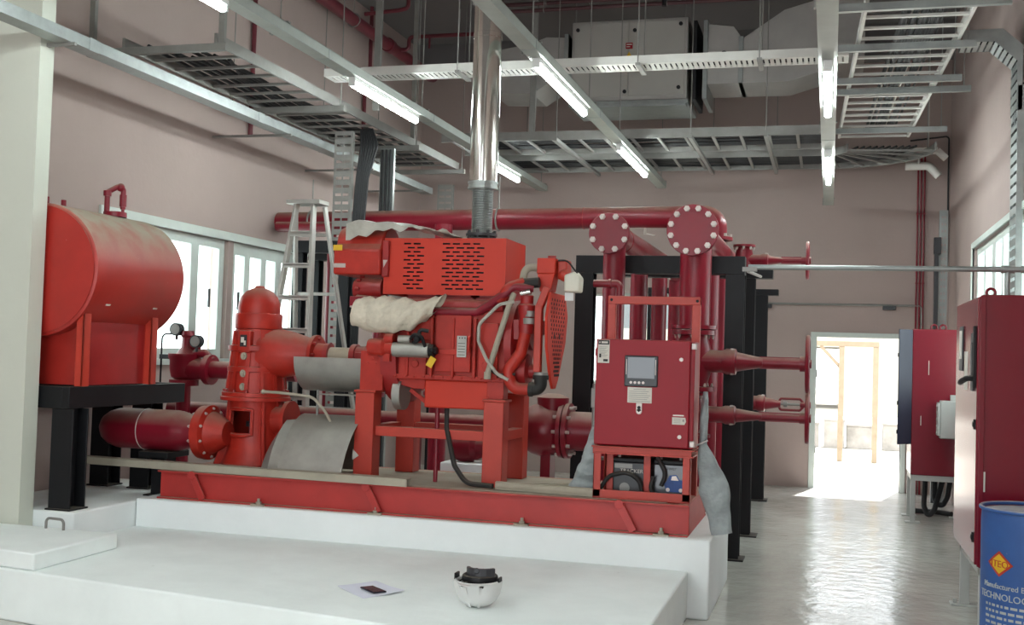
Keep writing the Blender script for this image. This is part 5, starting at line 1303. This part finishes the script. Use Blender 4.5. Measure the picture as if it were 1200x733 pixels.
def wrap(cx, cz, skew=0., R=DR-.0045):
    def fn(x, y, z):
        a = cx+x/R
        return (DX+(R+z)*math.cos(a), DY+(R+z)*math.sin(a), cz+y+skew*x)
    return fn
A0 = -PI/2-.85
def wpoly(g, cx, cz, pts, zz):
    f = wrap(cx,cz)
    n = 8
    vs = []
    for (x0,y0),(x1,y1) in zip(pts, pts[1:]+pts[:1]):
        for k in range(n): u = k/n; vs.append(g.bm.verts.new(f(x0+(x1-x0)*u,y0+(y1-y0)*u,zz)))
    c = g.bm.verts.new(f(0,0,zz))
    for k in range(len(vs)): g._f([c,vs[k],vs[(k+1)%len(vs)]])
LZ = .585
g = G(); wpoly(g,A0,LZ,[(-.083,0),(0,-.07),(.083,0),(0,.07)],.001); em = obj('emblem', g, M['orange'], t, solid=False)
g = G(); wpoly(g,A0,LZ,[(-.066,0),(0,-.054),(.066,0),(0,.054)],.002); obj('emblem_field', g, M['yellow'], em, solid=False)
g = G(); add_text(g,'ITEO',.052,wrap(A0,LZ-.018),.0035,True); obj('emblem_letters', g, M['orange'], em)
g = G()
add_text(g,'Manufactured By',.042,wrap(A0-.42,LZ-.135),.0015); add_text(g,'TECHNOLOGIES LTD',.052,wrap(A0-.55,LZ-.195),.0015)
obj('lettering', g, M['lett'], t)
g = G(); random.seed(4)
for r in range(5):
    x = -.1; 
    while x < .26:
        w = random.uniform(.012,.04); f = wrap(A0,LZ-.235-r*.032)
        vs = [g.bm.verts.new(f(x+dx*w,dy,.0012)) for dx,dy in ((0,0),(.5,0),(1,0),(1,.014),(.5,.014),(0,.014))]
        g._f(vs); x += w+.01
    if r == 2: g.mi = 0
obj('small_print', g, M['lett'], t, solid=False)

# ------------------------------------------------------------------ helmet, paper and phone on the slab
HX, HY, HZ = -1.765, 5.72, .303
t = thing('safety_helmet','white safety helmet lying upside down on the concrete slab','helmet',(HX,HY,HZ))
rows = []; n = 40
prof = [(.004,.0),(.03,.002),(.06,.012),(.085,.035),(.102,.07),(.11,.105),(.113,.135)]
g = G(); g.lathe((HX,HY,HZ),(0,0,1),prof+[(.113,.139),(.107,.136),(.1,.1),(.09,.06),(.06,.02),(.0,.008)],n,sx=1.02,sy=1.16,caps=False); sh = obj('shell', g, M['white'], t)
g = G(); g.torus((HX,HY,HZ+.137),(0,0,1),.116,.007,n,8); 
for v in g.bm.verts: v.co.y = HY+(v.co.y-HY)*1.15
rows = []
for k in range(13):
    a = -PI/2-.75+1.5*k/12
    r0, r1 = .114, .114+.055*math.cos((k-6)/6*PI/2)
    rows.append([(HX+r*math.cos(a)*1.0,HY+r*math.sin(a)*1.15,HZ+.137+dz) for r,dz in ((r0,0),((r0+r1)/2,.006),(r1,.004))])
g.grid(rows,.003); obj('brim', g, M['white'], t)
g = G()
for a in (-2.3,-1.9,-1.1): g.bar((HX+.06*math.cos(a),HY+.07*math.sin(a),HZ+.008),(HX+.112*math.cos(a),HY+.128*math.sin(a),HZ+.12),.014,.006,(math.cos(a),math.sin(a),0))
obj('ridge', g, M['white'], t)
g = G(); g.torus((HX+.01,HY,HZ+.15),(0,0,1),.085,.012,32,8)
for v in g.bm.verts: v.co.z = HZ+.15+(v.co.z-HZ-.15)*1.7
for a in (.3,1.2,2.2,3.3,4.2,5.2): g.bar((HX+.01+.09*math.cos(a),HY+.09*math.sin(a),HZ+.14),(HX+.112*math.cos(a),HY+.125*math.sin(a),HZ+.12),.02,.006)
obj('headband', g, M['black'], t)
g = G()
for k in range(7):
    a = -2.55+k*.33; g.cbox((HX+.02+.075*math.cos(a),HY+.01+.075*math.sin(a),HZ+.185),(.034,.02,.05),Matrix.Rotation(a+PI/2,3,'Z'))
g.cyl((HX+.015,HY-.075,HZ+.2),(HX+.015,HY-.085,HZ+.2),.016); obj('sweat_pad', g, M['dgrey'], t, .005)
g = G(); g.box(HX-.125,HY-.03,HZ+.13,HX-.112,HY+.03,HZ+.17); g.box(HX+.112,HY-.03,HZ+.12,HX+.124,HY+.03,HZ+.16); obj('side_clip', g, M['black'], t, .004)

g = G(); A4 = [(-2.63,5.85),(-2.385,5.645),(-2.235,5.875),(-2.5,6.1)]
def sheet(z0, lift):
    rows = []
    for i in range(9):
        u = i/8; r = []
        for j in range(9):
            v = j/8
            x = (A4[0][0]*(1-u)+A4[1][0]*u)*(1-v)+(A4[3][0]*(1-u)+A4[2][0]*u)*v
            y = (A4[0][1]*(1-u)+A4[1][1]*u)*(1-v)+(A4[3][1]*(1-u)+A4[2][1]*u)*v
            r.append((x,y,z0+lift*(u**3*v**2+.6*(1-u)**3*(1-v)**2)))
        rows.append(r)
    return rows
g.grid(sheet(.3035,.014),.0015)
tag(obj('paper_sheet', g, M['paper'], sharp=60),'white paper sheet lying on the slab under the phone','paper')
t = thing('mobile_phone','black mobile phone lying on the white paper sheet','phone',(-2.4,5.83,.308))
Rz = Matrix.Rotation(-.7,3,'Z')
g = G(); g.cbox((-2.405,5.83,.3125),(.165,.08,.009),Rz); obj('body', g, M['phone'], t, .003)
g = G(); g.cbox((-2.405,5.83,.3172),(.15,.072,.0006),Rz); obj('screen', g, M['phone'], t)
# ------------------------------------------------------------------ light
w = bpy.data.worlds.new('sky'); SC.world = w; w.use_nodes = True
bg = w.node_tree.nodes['Background']; bg.inputs[0].default_value = (.9,.96,1.0,1); bg.inputs[1].default_value = 2.6
sun = bpy.data.lights.new('sun','SUN'); sun.energy = 9.0; sun.angle = math.radians(1); so = bpy.data.objects.new('sun', sun); C.objects.link(so)
so.rotation_euler = (math.radians(-32),math.radians(8),0)
def portal(name, loc, rot, sx, sy):
    l = bpy.data.lights.new(name,'AREA'); l.shape = 'RECTANGLE'; l.size = sx; l.size_y = sy; l.cycles.is_portal = True
    o = bpy.data.objects.new(name, l); C.objects.link(o); o.location = loc; o.rotation_euler = rot
portal('portal_door',(.37,YB+.25,1.0),(-PI/2,0,0),1.07,2.0)
portal('portal_window_back',(-2.6,YB+.22,1.88),(-PI/2,0,0),1.4,1.27)
portal('portal_window_left',(XL-.22,9.85,2.09),(0,-PI/2,0),1.2,3.8)
portal('portal_window_right',(XR+.22,11.0,2.1),(0,PI/2,0),1.6,3.6)
portal('portal_front',(-2.05,-3.45,1.4),(PI/2,0,0),5.1,2.8)
vs = SC.view_settings
vs.view_transform = 'Standard'; vs.look = 'None'; vs.gamma = 1; vs.use_curve_mapping = False; vs.exposure = 1.1
SC.cycles.max_bounces = 8; SC.cycles.transparent_max_bounces = 16
SC.cycles.use_denoising = True
SC.cycles.sample_clamp_indirect = 6
